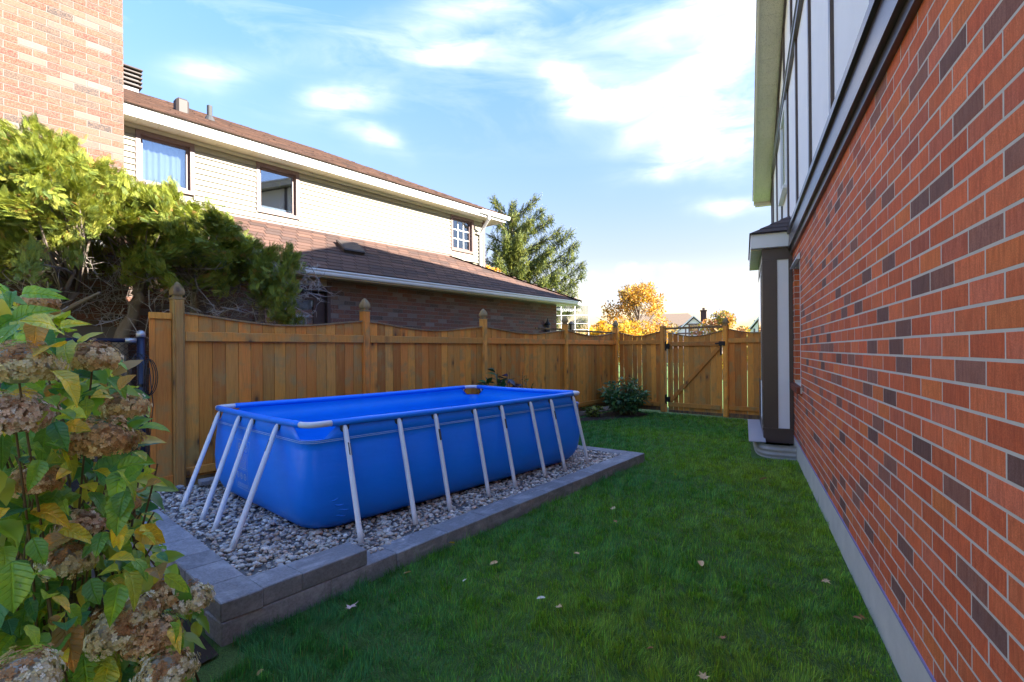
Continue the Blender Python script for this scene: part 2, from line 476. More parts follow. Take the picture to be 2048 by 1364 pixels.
m_print = plain('pale_print', (0.42, 0.62, 0.95), 0.45, 0.15, 40)

def stone_mat():
    m, nt, b = new_mat('charcoal_block')
    co = nt.coord('Object', (1, 1, 1), True)
    f = nt.noise(co, 5, 5, 0.65, 0.6); g = nt.noise(co, 60, 4, 0.7); st = nt.noise(nt.coord('Object', (0.25, 1, 1), True), 14, 4)
    c = nt.mix(nt.ramp(g, [(0.3, 0.6), (0.65, 0.0)]), nt.objcol(), (0.10, 0.10, 0.105))
    c = nt.mix(nt.ramp(f, [(0.50, 0.0), (0.74, 0.55)]), c, (0.50, 0.50, 0.52))
    c = nt.mix(nt.ramp(st, [(0.56, 0.0), (0.74, 0.35)]), c, (0.56, 0.56, 0.57))
    nt.link(c, b.inputs['Base Color']); b.inputs['Roughness'].default_value = 0.85
    nt.link(nt.bump(nt.math('ADD', g, nt.math('MULTIPLY', f, 1.2)), 0.6, 0.003), b.inputs['Normal'])
    return m
m_stone = stone_mat()

def attr_mat(name, rough=0.8, spec=0.3, nscale=0, trans=0.0, src='attr', bumpv=0.0):
    m, nt, b = new_mat(name)
    c = nt.attr() if src == 'attr' else nt.objcol()
    if nscale:
        f = nt.noise(nt.coord('Object'), nscale, 4, 0.6)
        c = nt.mix(nt.ramp(f, [(0.35, 0.55), (0.65, 0.0)]), c, nt.mix(1.0, c, (0.55, 0.52, 0.5), 'MULTIPLY'))
        if bumpv: nt.link(nt.bump(f, bumpv, 0.01), b.inputs['Normal'])
    nt.link(c, b.inputs['Base Color']); b.inputs['Roughness'].default_value = rough
    b.inputs['Specular IOR Level'].default_value = spec
    if trans:
        out = m.node_tree.nodes['Material Output']
        tl = nt.n('ShaderNodeBsdfTranslucent'); nt.link(nt.mix(1.0, c, (1.3, 1.25, 0.6), 'MULTIPLY'), tl.inputs[0])
        mx = nt.n('ShaderNodeMixShader'); mx.inputs[0].default_value = trans
        nt.link(b.outputs[0], mx.inputs[1]); nt.link(tl.outputs[0], mx.inputs[2]); nt.link(mx.outputs[0], out.inputs[0])
    return m
m_pebble = attr_mat('river_pebble', 0.6, 0.4, 55)
m_blade = attr_mat('grass_blade', 0.5, 0.35, 0, 0.4)
m_spray = attr_mat('cedar_spray', 0.6, 0.3, 0, 0.22)
m_needle = attr_mat('spruce_needle', 0.65, 0.3, 0, 0.12)
m_leafcard = attr_mat('autumn_leaf', 0.6, 0.3, 0, 0.3)
m_shrub = attr_mat('shrub_leaf', 0.4, 0.5, 0, 0.15)
m_petal = attr_mat('dried_floret', 0.8, 0.2, 0, 0.2)
m_fallen = attr_mat('fallen_leaf', 0.7, 0.3, 90, 0.1, 'obj')
m_bark = plain('grey_brown_bark', (0.24, 0.19, 0.15), 0.95, 0.35, 9, 0.9, 60)
m_twig = plain('bleached_twig', (0.33, 0.28, 0.24), 0.9, 0.25, 14)
m_stem = plain('hydrangea_stem', (0.14, 0.10, 0.045), 0.8, 0.2, 12)

def hyd_leaf_mat(src):
    m, nt, b = new_mat('hydrangea_leaf_' + src)
    base = nt.objcol() if src == 'obj' else nt.attr()
    c = base
    if src == 'obj':
        sp = nt.n('ShaderNodeSeparateXYZ'); nt.link(nt.n('ShaderNodeTexCoord').outputs['Object'], sp.inputs[0])
        ax = nt.math('ABSOLUTE', sp.outputs['X'])
        q = nt.math('SUBTRACT', sp.outputs['Y'], nt.math('MULTIPLY', ax, 0.75))
        vein = nt.math('ABSOLUTE', nt.math('SINE', nt.math('MULTIPLY', q, 200.0)))
        vm = nt.ramp(vein, [(0.0, 1.0), (0.32, 0.0)]); mid = nt.ramp(ax, [(0.0008, 1.0), (0.003, 0.0)])
        v = nt.math('MAXIMUM', vm, mid)
        co = nt.coord('Object', (1, 1, 1), True)
        pt = nt.noise(co, 14, 4, 0.6, 0.5)
        c = nt.mix(nt.ramp(pt, [(0.50, 0.0), (0.72, 0.7)]), c, nt.mix(1.0, c, (2.6, 1.7, 0.6), 'MULTIPLY'))
        c = nt.mix(nt.math('MULTIPLY', v, 0.5), c, nt.mix(1.0, c, (2.0, 1.8, 1.3), 'MULTIPLY'))
        sp2 = nt.noise(co, 60, 4, 0.7)
        c = nt.mix(nt.ramp(sp2, [(0.63, 0.0), (0.72, 0.7)]), c, (0.13, 0.07, 0.025))
        nt.link(nt.bump(nt.math('SUBTRACT', pt, nt.math('MULTIPLY', v, 0.8)), 0.8, 0.006), b.inputs['Normal'])
    nt.link(c, b.inputs['Base Color']); b.inputs['Roughness'].default_value = 0.40
    b.inputs['Specular IOR Level'].default_value = 0.6
    out = m.node_tree.nodes['Material Output']
    tl = nt.n('ShaderNodeBsdfTranslucent'); nt.link(nt.mix(1.0, c, (1.3, 1.2, 0.6), 'MULTIPLY'), tl.inputs[0])
    mx = nt.n('ShaderNodeMixShader'); mx.inputs[0].default_value = 0.38
    nt.link(b.outputs[0], mx.inputs[1]); nt.link(tl.outputs[0], mx.inputs[2]); nt.link(mx.outputs[0], out.inputs[0])
    return m
m_hleaf = hyd_leaf_mat('obj'); m_hleafm = hyd_leaf_mat('attr')

def lawn_mat():
    m, nt, b = new_mat('lawn_turf')
    co = nt.coord('Object')
    f = nt.noise(co, 1.1, 4); g = nt.noise(co, 90, 4, 0.7)
    c = nt.mix(f, (0.085, 0.18, 0.035), (0.12, 0.23, 0.04))
    c = nt.mix(nt.ramp(g, [(0.35, 0.7), (0.6, 0.0)]), c, (0.05, 0.075, 0.022))
    nt.link(c, b.inputs['Base Color']); b.inputs['Roughness'].default_value = 0.95
    nt.link(nt.bump(g, 0.8, 0.03), b.inputs['Normal'])
    return m
m_lawn = lawn_mat()
m_soil = plain('dark_soil', (0.045, 0.032, 0.024), 0.98, 0.45, 12, 1.0, 45)
m_gravbase = plain('gravel_base', (0.16, 0.15, 0.145), 0.95, 0.4, 60, 1.0, 80)

# ------------------------------------------------------------------ ground
def ground():
    n = 60
    mb = MB()
    mb.add([(-400, -200, -0.02), (400, -200, -0.02), (400, 600, -0.02), (-400, 600, -0.02)], [(0, 1, 2, 3)])
    tag(mb.build('ground', m_lawn, recalc=False), kind='structure')
ground()

H_ED = 38.3
C0 = Vector((-1.665, 2.836, 0))
EDX = Vector((math.sin(R(H_ED)), math.cos(R(H_ED)), 0)); EDY = Vector((-EDX.y, EDX.x, 0))
def ed(x, y, z=0): return C0 + EDX * x + EDY * y + Vector((0, 0, z))
def bed_z(x):
    t = min(1, max(0, (x - 0.5) / 1.1)); t = t * t * (3 - 2 * t)
    return 0.165 - 0.075 * t
def structure_beds():
    mb = MB()                                # soil under the hydrangea and along the neighbour's side
    P = [(-7.0, 0.5), (-2.2, 1.0), (-1.86, 2.35), (-1.62, 2.74), (-3.9, 4.78), (-4.6, 5.9), (-8, 5.9)]
    mb.add([(x, y, -0.002) for x, y in P], [tuple(range(len(P)))])
    tag(mb.build('soil_bed', m_soil, recalc=False), kind='structure')
    mb = MB()                                # strip of soil behind the fence
    P = [(-8.4, 5.2), (-4.0, 5.35), (3.2, 14.35), (2.2, 17), (-10, 6)]
    mb.add([(x, y, 0.004) for x, y in P], [tuple(range(len(P)))])
    tag(mb.build('planting_strip', m_soil, recalc=False), kind='structure')
    mb = MB()                                # planted soil under the shrub in the fence corner
    P = [(1.15, 11.45), (2.2, 11.75), (3.2, 12.35), (3.5, 12.8), (2.9, 13.7)]
    mb.add([(x, y, 0.003) for x, y in P], [tuple(range(len(P)))])
    tag(mb.build('corner_soil', m_soil, recalc=False), kind='structure')
    mb = MB()
    xs = [0.1, 0.5, 0.8, 1.1, 1.4, 1.7, 2.6, 4.2, 5.7]
    vs = []
    for x in xs:
        for y in (0.1, 3.35): vs.append(ed(x - 0.07 * y * 0, y, bed_z(x) - 0.02))
    mb.add(vs, [(2 * i, 2 * i + 2, 2 * i + 3, 2 * i + 1) for i in range(len(xs) - 1)])
    tag(mb.build('gravel_bed', m_gravbase, recalc=False), kind='structure')
structure_beds()

# ------------------------------------------------------------------ right-hand house
RH_H = 24.9
RH_P = Vector((1.9218, 2.4633, 0))
RHX = Vector((math.sin(R(RH_H)), math.cos(R(RH_H)), 0)); RHY = Vector((-RHX.y, RHX.x, 0))
BL, BH, MJ = 0.2635, 0.0898, 0.0105        # brick length and course height with joint, joint
RED = [(0.70, 0.165, 0.060), (0.68, 0.150, 0.056), (0.74, 0.190, 0.070), (0.68, 0.180, 0.085), (0.76, 0.205, 0.058), (0.54, 0.140, 0.070), (0.32, 0.135, 0.090), (0.22, 0.108, 0.082)]
REDW = [22, 17, 17, 12, 10, 8, 11, 8]

def brick_mesh(name, L, H, D, mat, mb=None, off=(0, 0, 0), col=None, c=0.0012):
    """outward face at +y, back open"""
    x, z = L / 2, H / 2
    vs = [(-x, -D, -z), (x, -D, -z), (x, -D, z), (-x, -D, z), (-x, -c, -z), (x, -c, -z), (x, -c, z), (-x, -c, z),
          (-x + c, 0, -z + c), (x - c, 0, -z + c), (x - c, 0, z - c), (-x + c, 0, z - c)]
    fs = []
    for a in (0, 4):
        for i in range(4):
            j = (i + 1) % 4; fs.append((a + j, a + i, a + 4 + i, a + 4 + j))
    fs.append((11, 10, 9, 8))
    if mb is not None:
        mb.add([(v[0] + off[0], v[1] + off[1], v[2] + off[2]) for v in vs], fs, col); return
    return MB().add(vs, fs).mesh(name, mat, recalc=False)

def lay_bricks(parent, name, frame, x0, x1, z0, z1, joint0, out, palette, weights, mat_o, mat_m, n_obj, holes, rnd, depth=0.03, zphase=None, vis=None, flip=1):
    """courses of bricks on a wall plane; frame(x,z)->world point for ranking; out = y of the face; flip -1 when outward is -y"""
    rows = []
    zz = z0 if zphase is None else zphase
    k = 0
    H = BH - MJ
    while zz + k * BH + H <= z1 + 0.02:
        za = zz + k * BH + MJ / 2; zb = za + H
        j = joint0 + (BL / 2 if k % 2 else 0)
        x = j + math.floor((x0 - j) / BL) * BL
        while x < x1:
            segs = [(max(x + MJ / 2, x0), min(x + BL - MJ / 2, x1))]
            for (hx0, hx1, hz0, hz1) in holes:
                if zb > hz0 + 0.02 and za < hz1 - 0.02:
                    ns = []
                    for a, b_ in segs:
                        if b_ <= hx0 or a >= hx1: ns.append((a, b_)); continue
                        if a < hx0: ns.append((a, hx0))
                        if b_ > hx1: ns.append((hx1, b_))
                    segs = ns
            for a, b_ in segs:
                if b_ - a > 0.03: rows.append((a, b_, za, zb))
            x += BL
        k += 1
    items = []
    for a, b_, za, zb in rows:
        P = frame((a + b_) / 2, (za + zb) / 2)
        sc = -1
        if P.y > 0.3:
            px, py = px_of(P)
            A = px_of(frame(a, za)); B_ = px_of(frame(b_, zb))
            if -20 < px < 2068 and -20 < py < 1384 and (vis is None or vis(px, py)):
                sc = abs((B_[0] - A[0])) * (BH / P.y)
        items.append((sc, a, b_, za, zb))
    items.sort(key=lambda t: -t[0])
    cache = {}; darks = []
    mb = MB()
    for i, (sc, a, b_, za, zb) in enumerate(items):
        bc = pick(rnd, palette, weights)
        if sum(bc) < 0.47 and flip > 0:
            if any(abs(u - (a + b_) / 2) < .42 and abs(v - za) < .13 for u, v in darks) and rnd.random() < .8: bc = pick(rnd, palette[:5], weights[:5])
            else: darks.append(((a + b_) / 2, za))
        col = tuple(bc * rnd.uniform(0.86, 1.14))
        L = b_ - a; dy = rnd.uniform(0, 0.0004) * flip
        if i < n_obj and sc > 0:
            key = round(L, 3)
            if key not in cache: cache[key] = brick_mesh('brick', L, zb - za, depth, mat_o)
            link('brick', cache[key], parent, ((a + b_) / 2, out + dy, (za + zb) / 2), (rnd.uniform(-.006, .006), 0, (0 if flip > 0 else math.pi) + rnd.uniform(-.004, .004)), col)
        else:
            if flip > 0: brick_mesh('b', L, zb - za, depth, None, mb, ((a + b_) / 2, out + dy, (za + zb) / 2), col)
            else:
                t = MB(); brick_mesh('b', L, zb - za, depth, None, t, (0, 0, 0), col)
                mb.add([(-v[0] + (a + b_) / 2, -v[1] + out + dy, v[2] + (za + zb) / 2) for v in t.v], t.f, col)
    if mb.v: mb.build('brick_run', mat_m, parent, kind='stuff', recalc=False)

def right_house():
    rnd = np.random.default_rng(3)
    r = root('brick_house', RH_P, RH_H, 'tall red brick house with white stucco gable and brown battens beside the lawn', 'house')
    MB().box(-4.4, 12.1, -.25, .004, -.4, .262).build('foundation', m_conc, r)
    MB().box(-4.4, 12.1, -.05, .0085, .262, .274).build('membrane_strip', m_purple, r)
    w = MB()
    wx0, wx1, wz0, wz1 = 4.87, 5.75, 1.12, 2.86
    Y0, Y1 = -.13, -.0006
    w.box(-4.4, wx0, Y0, Y1, .274, 3.14); w.box(wx1, 12.1, Y0, Y1, .274, 3.14)
    w.box(wx0, wx1, Y0, Y1, .274, wz0); w.box(wx0, wx1, Y0, Y1, wz1, 3.14)
    wall = w.build('brick_wall', m_mortarR, r)
    fr = lambda x, z: RH_P + RHX * x + Vector((0, 0, z))
    lay_bricks(wall, 'brick', fr, -4.4, 12.1, .26, 3.13, -.678, 0.0, RED, REDW, m_brickR, m_brickRm, 300,
               [(wx0, wx1, wz0, wz1)], rnd, zphase=1.607 - 15 * BH, vis=lambda x, y: x > 1585)
    # returned brick on the far side of the window opening
    t = MB(); k = 0
    while 1.607 - 15 * BH + k * BH < 3.0:
        za = 1.607 - 15 * BH + k * BH + MJ / 2; k += 1
        if za < wz0 - .02 or za + BH - MJ > wz1 + .03: continue
        c = tuple(pick(rnd, RED[:6]) * rnd.uniform(.9, 1.1))
        t.box(wx1 - .004, wx1 + .02, -.125, -.002, za, za + BH - MJ, c)
    t.build('window_return', m_brickRm, wall, kind='stuff')
    # window
    win = MB()
    win.box(wx0, wx0 + .05, -.14, -.10, wz0, wz1); win.box(wx1 - .05, wx1, -.14, -.10, wz0, wz1)
    win.box(wx0 + .05, wx1 - .05, -.14, -.10, wz0, wz0 + .05); win.box(wx0 + .05, wx1 - .05, -.14, -.10, wz1 - .05, wz1)
    wf = win.build('window', m_white, r)
    MB().box(wx0 + .05, wx1 - .05, -.128, -.12, wz0 + .05, wz1 - .05).build('pane', m_glass, wf)
    MB().box(wx0 - .012, wx0 + .004, -.09, .004, wz0, wz1).build('jamb_caulk', m_white, wf)
    MB().add([(4.80, .005, 2.87), (5.80, .005, 2.87), (5.80, .055, 2.87), (4.80, .055, 2.87), (4.80, .005, 2.95), (5.80, .005, 2.95), (5.80, .02, 2.95), (4.80, .02, 2.95)],
             [(0, 1, 2, 3), (4, 7, 6, 5), (3, 2, 6, 7), (0, 4, 5, 1), (0, 3, 7, 4), (1, 5, 6, 2)]).build('head_flashing', m_white, wf)
    sill = MB().box(4.72, 5.9, -.12, .02, 1.03, 1.115).build('window_sill', m_mortarR, r)
    for i in range(13):
        x = 4.725 + i * .09
        o = MB().cbox(x, x + .08, -.11, .065, 1.025, 1.118, .004).build('brick', m_brickR, sill, color=tuple(pick(rnd, [(0.16, .06, .04), (.22, .075, .045), (.28, .08, .04)])))
    # brown band above the brick
    MB().box(-4.4, 12.1, -.02, .035, 3.13, 3.20).build('band_board', m_brown, r)
    MB().add([(-4.4, -.02, 3.20), (12.1, -.02, 3.20), (12.1, .070, 3.20), (-4.4, .070, 3.20), (-4.4, -.02, 3.43), (12.1, -.02, 3.43), (12.1, .055, 3.43), (-4.4, .055, 3.43)],
             [(0, 1, 2, 3), (4, 7, 6, 5), (3, 2, 6, 7), (0, 4, 5, 1), (0, 3, 7, 4), (1, 5, 6, 2)]).build('band_fascia', m_brown, r)
    MB().box(-4.4, 12.1, -.02, .085, 3.43, 3.49).build('band_cap', m_brown, r)
    # gable wall, rake from (12.1) over the peak to the near end
    PK = (6.15, 7.95); SL = .355
    zr = lambda x: PK[1] - SL * abs(x - PK[0])
    MB().prism([(-4.4, 3.49), (12.1, 3.49), (12.1, zr(12.1)), PK, (-4.4, zr(-4.4))], -.14, -.012).build('stucco_wall', m_stucco, r)
    for k in range(-3, 8):
        x = .498 + 1.55 * k
        if x > 12: continue
        zt = min(6.03, zr(x) - .02)
        MB().box(x - .05, x + .05, -.02, .018, 3.488, zt).build('batten', m_brown, r)
    MB().box(12.0, 12.1, -.02, .02, 3.488, zr(12.1)).build('batten', m_brown, r)
    bx0, bx1 = PK[0] - (PK[1] - 6.03) / SL + .05, PK[0] + (PK[1] - 6.03) / SL - .05
    bb = MB().box(bx0, bx1, -.02, .045, 6.03, 6.16).build('gable_band', m_brown, r)
    MB().box(bx0, bx1, .002, .060, 6.16, 6.185).build('drip_edge', m_grey, bb)
    for k in range(-2, 6):
        x = .498 + 1.55 * k + .7
        if zr(x) > 6.25: MB().box(x - .05, x + .05, -.02, .018, 6.16, zr(x) - .02).build('batten', m_brown, r)
    # upper window
    ux0, ux1, uz0, uz1 = 6.90, 8.06, 4.50, 5.98
    u = MB().box(ux0, ux0 + .07, -.01, .035, uz0, uz1).box(ux1 - .07, ux1, -.01, .035, uz0, uz1).box(ux0 + .07, ux1 - .07, -.01, .035, uz0, uz0 + .07).box(ux0 + .07, ux1 - .07, -.01, .035, uz1 - .07, uz1)
    uw = u.build('window', m_white, r); MB().box(ux0 + .07, ux1 - .07, -.008, .012, uz0 + .07, uz1 - .07).build('pane', m_glass, uw)
    MB().box(ux0 - .05, ux1 + .05, -.008, .075, uz0 - .06, uz0 - .002).build('window_sill', m_white, uw)
    # rake soffit in panels, fascia, roof
    OV = .43
    def slab(xa, xb, ya, yb, dz0, dz1):
        vs = [(x, y, zr(x) + d) for x in (xa, xb) for y in (ya, yb) for d in (dz0, dz1)]
        return vs, [(0, 1, 3, 2), (4, 6, 7, 5), (0, 4, 5, 1), (2, 3, 7, 6), (0, 2, 6, 4), (1, 5, 7, 3)]
    x = PK[0] + .004
    while x < 12.4:
        a = x; b_ = min(x + .296, 12.45)
        mm = MB().add(*slab(a, b_, -.012, OV - .035, -.012, 0.0)).mesh('soffit_panel', m_soffit)
        link('soffit_panel', mm, r); x += .30
    MB().add(*slab(-4.6, PK[0], -.012, OV - .035, -.012, 0.0)).build('soffit_panel', m_soffit, r)
    for xa, xb in ((PK[0], 12.55), (-4.6, PK[0])):
        MB().add(*slab(xa, xb, OV - .033, OV, -.03, .17)).build('rake_board', m_cream, r)
        MB().add(*slab(xa, xb, -.005, .03, -.055, -.013)).build('rake_frieze', m_brown, r)
        rf = MB().add(*slab(xa, xb + (.12 if xb > 10 else 0), -9.0, OV + .03, .172, .21)).build('roof', m_shingm, r)
        MB().add(*slab(xa, xb, -9.0, OV - .04, .002, .171)).build('roof_deck', m_brown, r)
    MB().box(12.46, 12.55, -.012, OV - .035, zr(12.5) - .10, zr(12.5) + .1).build('eave_return', m_cream, r)
    MB().box(-4.4, 12.1, -9.0, -.145, -.2, 4.1).box(-.5, 12.1, -9.0, -.145, 4.1, 5.5).build('house_body', m_mortarR, r)
    # bay
    b0, b1, bo = 5.97, 8.25, .43
    bay = MB().box(b0 + .012, b1 - .012, .002, bo - .012, .16, 3.20).build('bay', m_stucco, r)
    for (x0, x1, y0, y1, z0, z1) in ((b0, b0 + .05, .22, bo, .36, 3.06), (b0, b0 + .05, .003, .06, .36, 3.06), (b0 - .004, b0 + .05, .003, bo + .004, 3.06, 3.25), (b0 - .012, b0 + .05, .003, bo + .012, .335, .372), (b0 - .002, b0 + .05, .003, bo + .002, .14, .335)):
        MB().box(x0, x1, y0, y1, z0, z1).build('trim_board', m_brown, bay)
    for (x0, x1, z0, z1) in ((b0 + .051, b0 + .13, .36, 3.06), (b0 + .45, b0 + .53, .36, 3.06), (b1 - .53, b1 - .45, .36, 3.06), (b1 - .10, b1, .36, 3.06), (b0 + .051, b1, 3.06, 3.2), (b0 + .051, b1, .16, .36)):
        MB().box(x0, x1, bo - .03, bo + .0035, z0, z1).build('trim_board', m_brown, bay)
    MB().box(b0 + .55, b1 - .55, bo - .02, bo + .015, 1.1, 2.9).build('window', m_glass, bay)
    br = MB().box(b0 - .11, b1 + .11, .003, bo + .165, 3.25, 3.47).build('bay_fascia', m_white, bay)
    z = 3.249
    for i in range(9):
        xx = b0 + .0 + i * .25
        MB().box(xx, xx + .235, bo + .003, bo + .155, 3.232, 3.2495).build('soffit_panel', m_cream, bay)
    e = bo + .185
    roofv = [(b0 - .15, .0, 3.472), (b0 - .15, e, 3.472), (b1 + .15, e, 3.472), (b1 + .15, .0, 3.472), (b0 + .42, .0, 3.83), (b1 - .42, .0, 3.83)]
    MB().add(roofv, [(0, 1, 4), (1, 2, 5, 4), (2, 3, 5), (0, 3, 2, 1), (0, 4, 5, 3)], (0.075, .055, .052)).build('bay_roof', m_shingm, bay)
    for i in range(4):                                      # courses on the bay roof
        t0, t1 = i / 4, (i + 1) / 4 + .02
        def lp(t, dz): return [(b0 - .15 + .57 * t, e * (1 - t), 3.476 + .358 * t + dz), (b1 + .15 - .57 * t, e * (1 - t), 3.476 + .358 * t + dz), (b0 - .15 + .57 * t, .0, 3.476 + .358 * t + dz)]
        A = lp(t0, .014); B_ = lp(min(t1, 1), .004)
        g = rnd.uniform(.8, 1.2)
        MB().add([A[0], A[1], B_[1], B_[0], A[2], B_[2]], [(0, 1, 2, 3), (4, 0, 3, 5)], (0.075 * g, .055 * g, .052 * g)).build('shingle_course', m_shingm, bay)
    # flap of flashing on the wall over the bay
    MB().add([(5.45, .0, 3.50), (5.75, .0, 3.50), (5.45, .09, 3.50), (5.75, .09, 3.50), (5.62, .0, 3.74), (5.74, .0, 3.74)], [(0, 1, 3, 2), (2, 3, 5, 4), (0, 2, 4), (1, 5, 3), (0, 4, 5, 1)]).build('step_flashing', m_brown, r)
    return r
RH = right_house()

def window_well():
    r = root('window_well', RH_P + RHX * 6.9 + RHY * .25, RH_H, 'low corrugated metal window well with a grey lid at the foot of the bay', 'window well')
    mb = MB(); n = 40; prof = []
    for j in range(13):
        z = -.04 + j * .019
        prof.append((z, .012 * math.cos(j * math.pi / 2 * 1.0)))
    def pt(t, z, w):
        a = math.pi * t
        ca, sa = math.cos(a), math.sin(a)
        e = .38
        return (-(1.42 + w) * math.copysign(abs(ca) ** e, ca), -.24 + (.56 + w) * abs(sa) ** e, z)
    vs = [pt(i / n, z, w) for z, w in prof for i in range(n + 1)]
    fs = [(j * (n + 1) + i, j * (n + 1) + i + 1, (j + 1) * (n + 1) + i + 1, (j + 1) * (n + 1) + i) for j in range(len(prof) - 1) for i in range(n)]
    o = mb.add(vs, fs).build('corrugated_wall', m_galvw, r, smooth=True)
    MB().box(-1.30, 1.35, .16, .40, .195, .207).build('lid', m_lidg, r)
m_galvw = plain('weathered_zinc', (0.40, 0.38, 0.35), 0.6, 0.25, 6, 0.2, 60)
window_well()
# ------------------------------------------------------------------ neighbour's house (local x along the wall, -y towards the camera)
LH_H = 40.5
LH_P = Vector((-3.56, 9.93, 0))
LHX = Vector((math.sin(R(LH_H)), math.cos(R(LH_H)), 0)); LHY = Vector((-LHX.y, LHX.x, 0))
MIXB = [(0.1148, 0.0443, 0.0295), (0.1558, 0.0525, 0.0328), (0.1148, 0.0394, 0.0312), (0.1394, 0.0984, 0.082), (0.1558, 0.1271, 0.1132), (0.0779, 0.0525, 0.0426), (0.0451, 0.0377, 0.0377), (0.1107, 0.0689, 0.0476)]
MIXW = [20, 20, 15, 10, 8, 10, 7, 10]
def left_house():
    rnd = np.random.default_rng(5)
    h = root('neighbour_house', LH_P, LH_H, 'two storey neighbouring house with cream siding above mixed brick and brown shingle roofs', 'house')
    def P(x, y, z): return LH_P + LHX * x + LHY * y + Vector((0, 0, z))
    # lower brick wall with door opening
    dx0, dx1, dz1 = -1.50, -.05, 2.93
    w = MB().box(-9, dx0, .004, .2, -.2, 3.1).box(dx1, 7.66, .004, .2, -.2, 3.1).box(dx0, dx1, .004, .2, dz1, 3.1)
    wall = w.build('lower_wall', m_mortarL, h)
    lay_bricks(wall, 'brick', lambda x, z: P(x, 0, z), -8.9, 7.66, .0, 3.08, 0.0, 0.0, MIXB, MIXW, m_brickL, m_brickLm, 110,
               [(dx0, dx1, -1, dz1)], rnd, zphase=1.25 - 13 * BH, vis=lambda x, y: (y < 690 and x > 560), flip=-1)
    MB().box(7.45, 7.66, .2, 6.5, -.2, 3.1).box(-9, 7.45, 6.3, 6.5, -.2, 4.1).box(-9, -8.8, .2, 6.3, -.2, 4.1).build('house_body', m_mortarL, h)
    # chimney
    cx0, cx1, cy = -5.6, -3.42, -.45
    ch = MB().box(cx0, cx1, cy + .004, -.001, -.2, 8.2).build('chimney', m_mortarL, h)
    lay_bricks(ch, 'brick', lambda x, z: P(x, cy, z), cx0, cx1, 2.0, 8.2, cx1 - 7.5 * BL, cy, MIXB, MIXW, m_brickL, m_brickLm, 190,
               [], rnd, zphase=2.02, vis=lambda x, y: y < 330, flip=-1)
    t = MB(); k = 0                                     # brick ends on the chimney side
    while 2.02 + k * BH < 8.1:
        za = 2.02 + k * BH + MJ / 2; c = tuple(pick(rnd, MIXB, MIXW))
        t.box(cx1 - .02, cx1 + .006, cy + .012, -.23, za, za + BH - MJ, c); t.box(cx1 - .02, cx1 + .006, -.22, -.02, za, za + BH - MJ, tuple(pick(rnd, MIXB, MIXW))); k += 1
    t.build('brick_run', m_brickLm, ch, kind='stuff')
    # door with blind
    d = MB().box(dx1 - .07, dx1 - .002, -.03, .1, .0, dz1).box(dx0 + .002, dx0 + .07, -.03, .1, .0, dz1).box(dx0 + .07, dx1 - .07, -.012, .1, 2.83, dz1).build('door_frame', m_doorb, h)
    door = MB().box(-1.40, -1.28, .06, .11, .05, 2.80).box(-.36, -.13, .06, .11, .05, 2.80).box(-1.28, -.36, .06, .11, .05, .5).box(-1.28, -.36, .06, .11, 2.66, 2.80).build('door', m_doorb, h)
    MB().box(-1.28, -.36, .075, .082, .5, 2.66).build('pane', m_glass, door)
    b = MB()
    z = .55
    while z < 2.62:
        b.box(-1.27, -.37, .088, .108, z, z + .022); z += .03
    b.box(-1.27, -.37, .112, .118, .5, 2.66)
    b.build('blind', m_blind, door)
    MB().box(dx0, dx1 - .07, -.006, .007, 2.935, 3.075).build('header_panel', m_tan, h)
    # lower eave: soffit, fascia, gutter, shingled skirt roof
    MB().box(-9, 8.32, -.36, .0, 3.085, 3.097).build('lower_soffit', m_cream, h)
    MB().box(7.67, 8.32, .0, 6.3, 3.085, 3.097).build('end_soffit', m_cream, h)
    MB().box(-9, 8.35, -.375, -.361, 3.06, 3.19).build('lower_fascia', m_cream, h)
    g = MB()
    prof = [(-.376, 3.09), (-.44, 3.09), (-.455, 3.12), (-.455, 3.15), (-.475, 3.17), (-.475, 3.195), (-.465, 3.195), (-.46, 3.175), (-.442, 3.155), (-.442, 3.125), (-.434, 3.102), (-.386, 3.102), (-.386, 3.19), (-.376, 3.19)]
    vs = [(x, y, z) for x in (-9, 8.42) for y, z in prof]; m = len(prof)
    g.add(vs, [(i, (i + 1) % m, m + (i + 1) % m, m + i) for i in range(m)] + [tuple(range(m)), tuple(range(2 * m - 1, m - 1, -1))])
    g.box(8.40, 8.50, -.475, 6.3, 3.10, 3.195)
    g.build('gutter', m_gutter, h)
    ya, za, yb, zb = -.45, 3.205, .893, 4.21
    xh0, xh1 = 8.46, 4.04
    MB().add([(-9, ya, za), (xh0, ya, za), (xh1, yb, zb), (-9, yb, zb), (xh0, 6.3, za), (xh1, 6.3, zb), (-9, ya, za - .05), (xh0, ya, za - .05), (xh0, 6.3, za - .05)],
             [(0, 1, 2, 3), (1, 4, 5, 2), (0, 6, 7, 1), (1, 7, 8, 4)]).build('lower_roof', m_brown, h)
    lr = MB().box(-9, -8.9, ya, ya + .02, za - .04, za - .03).build('roof_shingles', m_brown, h)
    sl = math.atan2(zb - za, yb - ya); L = math.hypot(zb - za, yb - ya); rows = 12; ex = L / rows
    SHC = [(0.0851, 0.0444, 0.0311), (0.1036, 0.0533, 0.037), (0.0666, 0.0355, 0.0274), (0.1184, 0.0607, 0.0407), (0.0518, 0.0311, 0.0252), (0.0925, 0.0459, 0.0296)]
    def shingle(Wd, mbx=None, off=None, col=None):
        x = Wd / 2; D_ = ex + .035
        vs = [(-x, 0, .000), (x, 0, .000), (x, 0, .016), (-x, 0, .016), (-x, D_, .002), (x, D_, .002), (x, D_, .006), (-x, D_, .006)]
        fs = [(0, 1, 2, 3), (3, 2, 6, 7), (0, 3, 7, 4), (1, 5, 6, 2)]
        if mbx is None: return MB().add(vs, fs).mesh('shingle', m_shing)
        M = Matrix.Translation(off) @ Matrix.Rotation(sl, 4, 'X')
        mbx.add([M @ Vector(v) for v in vs], fs, col)
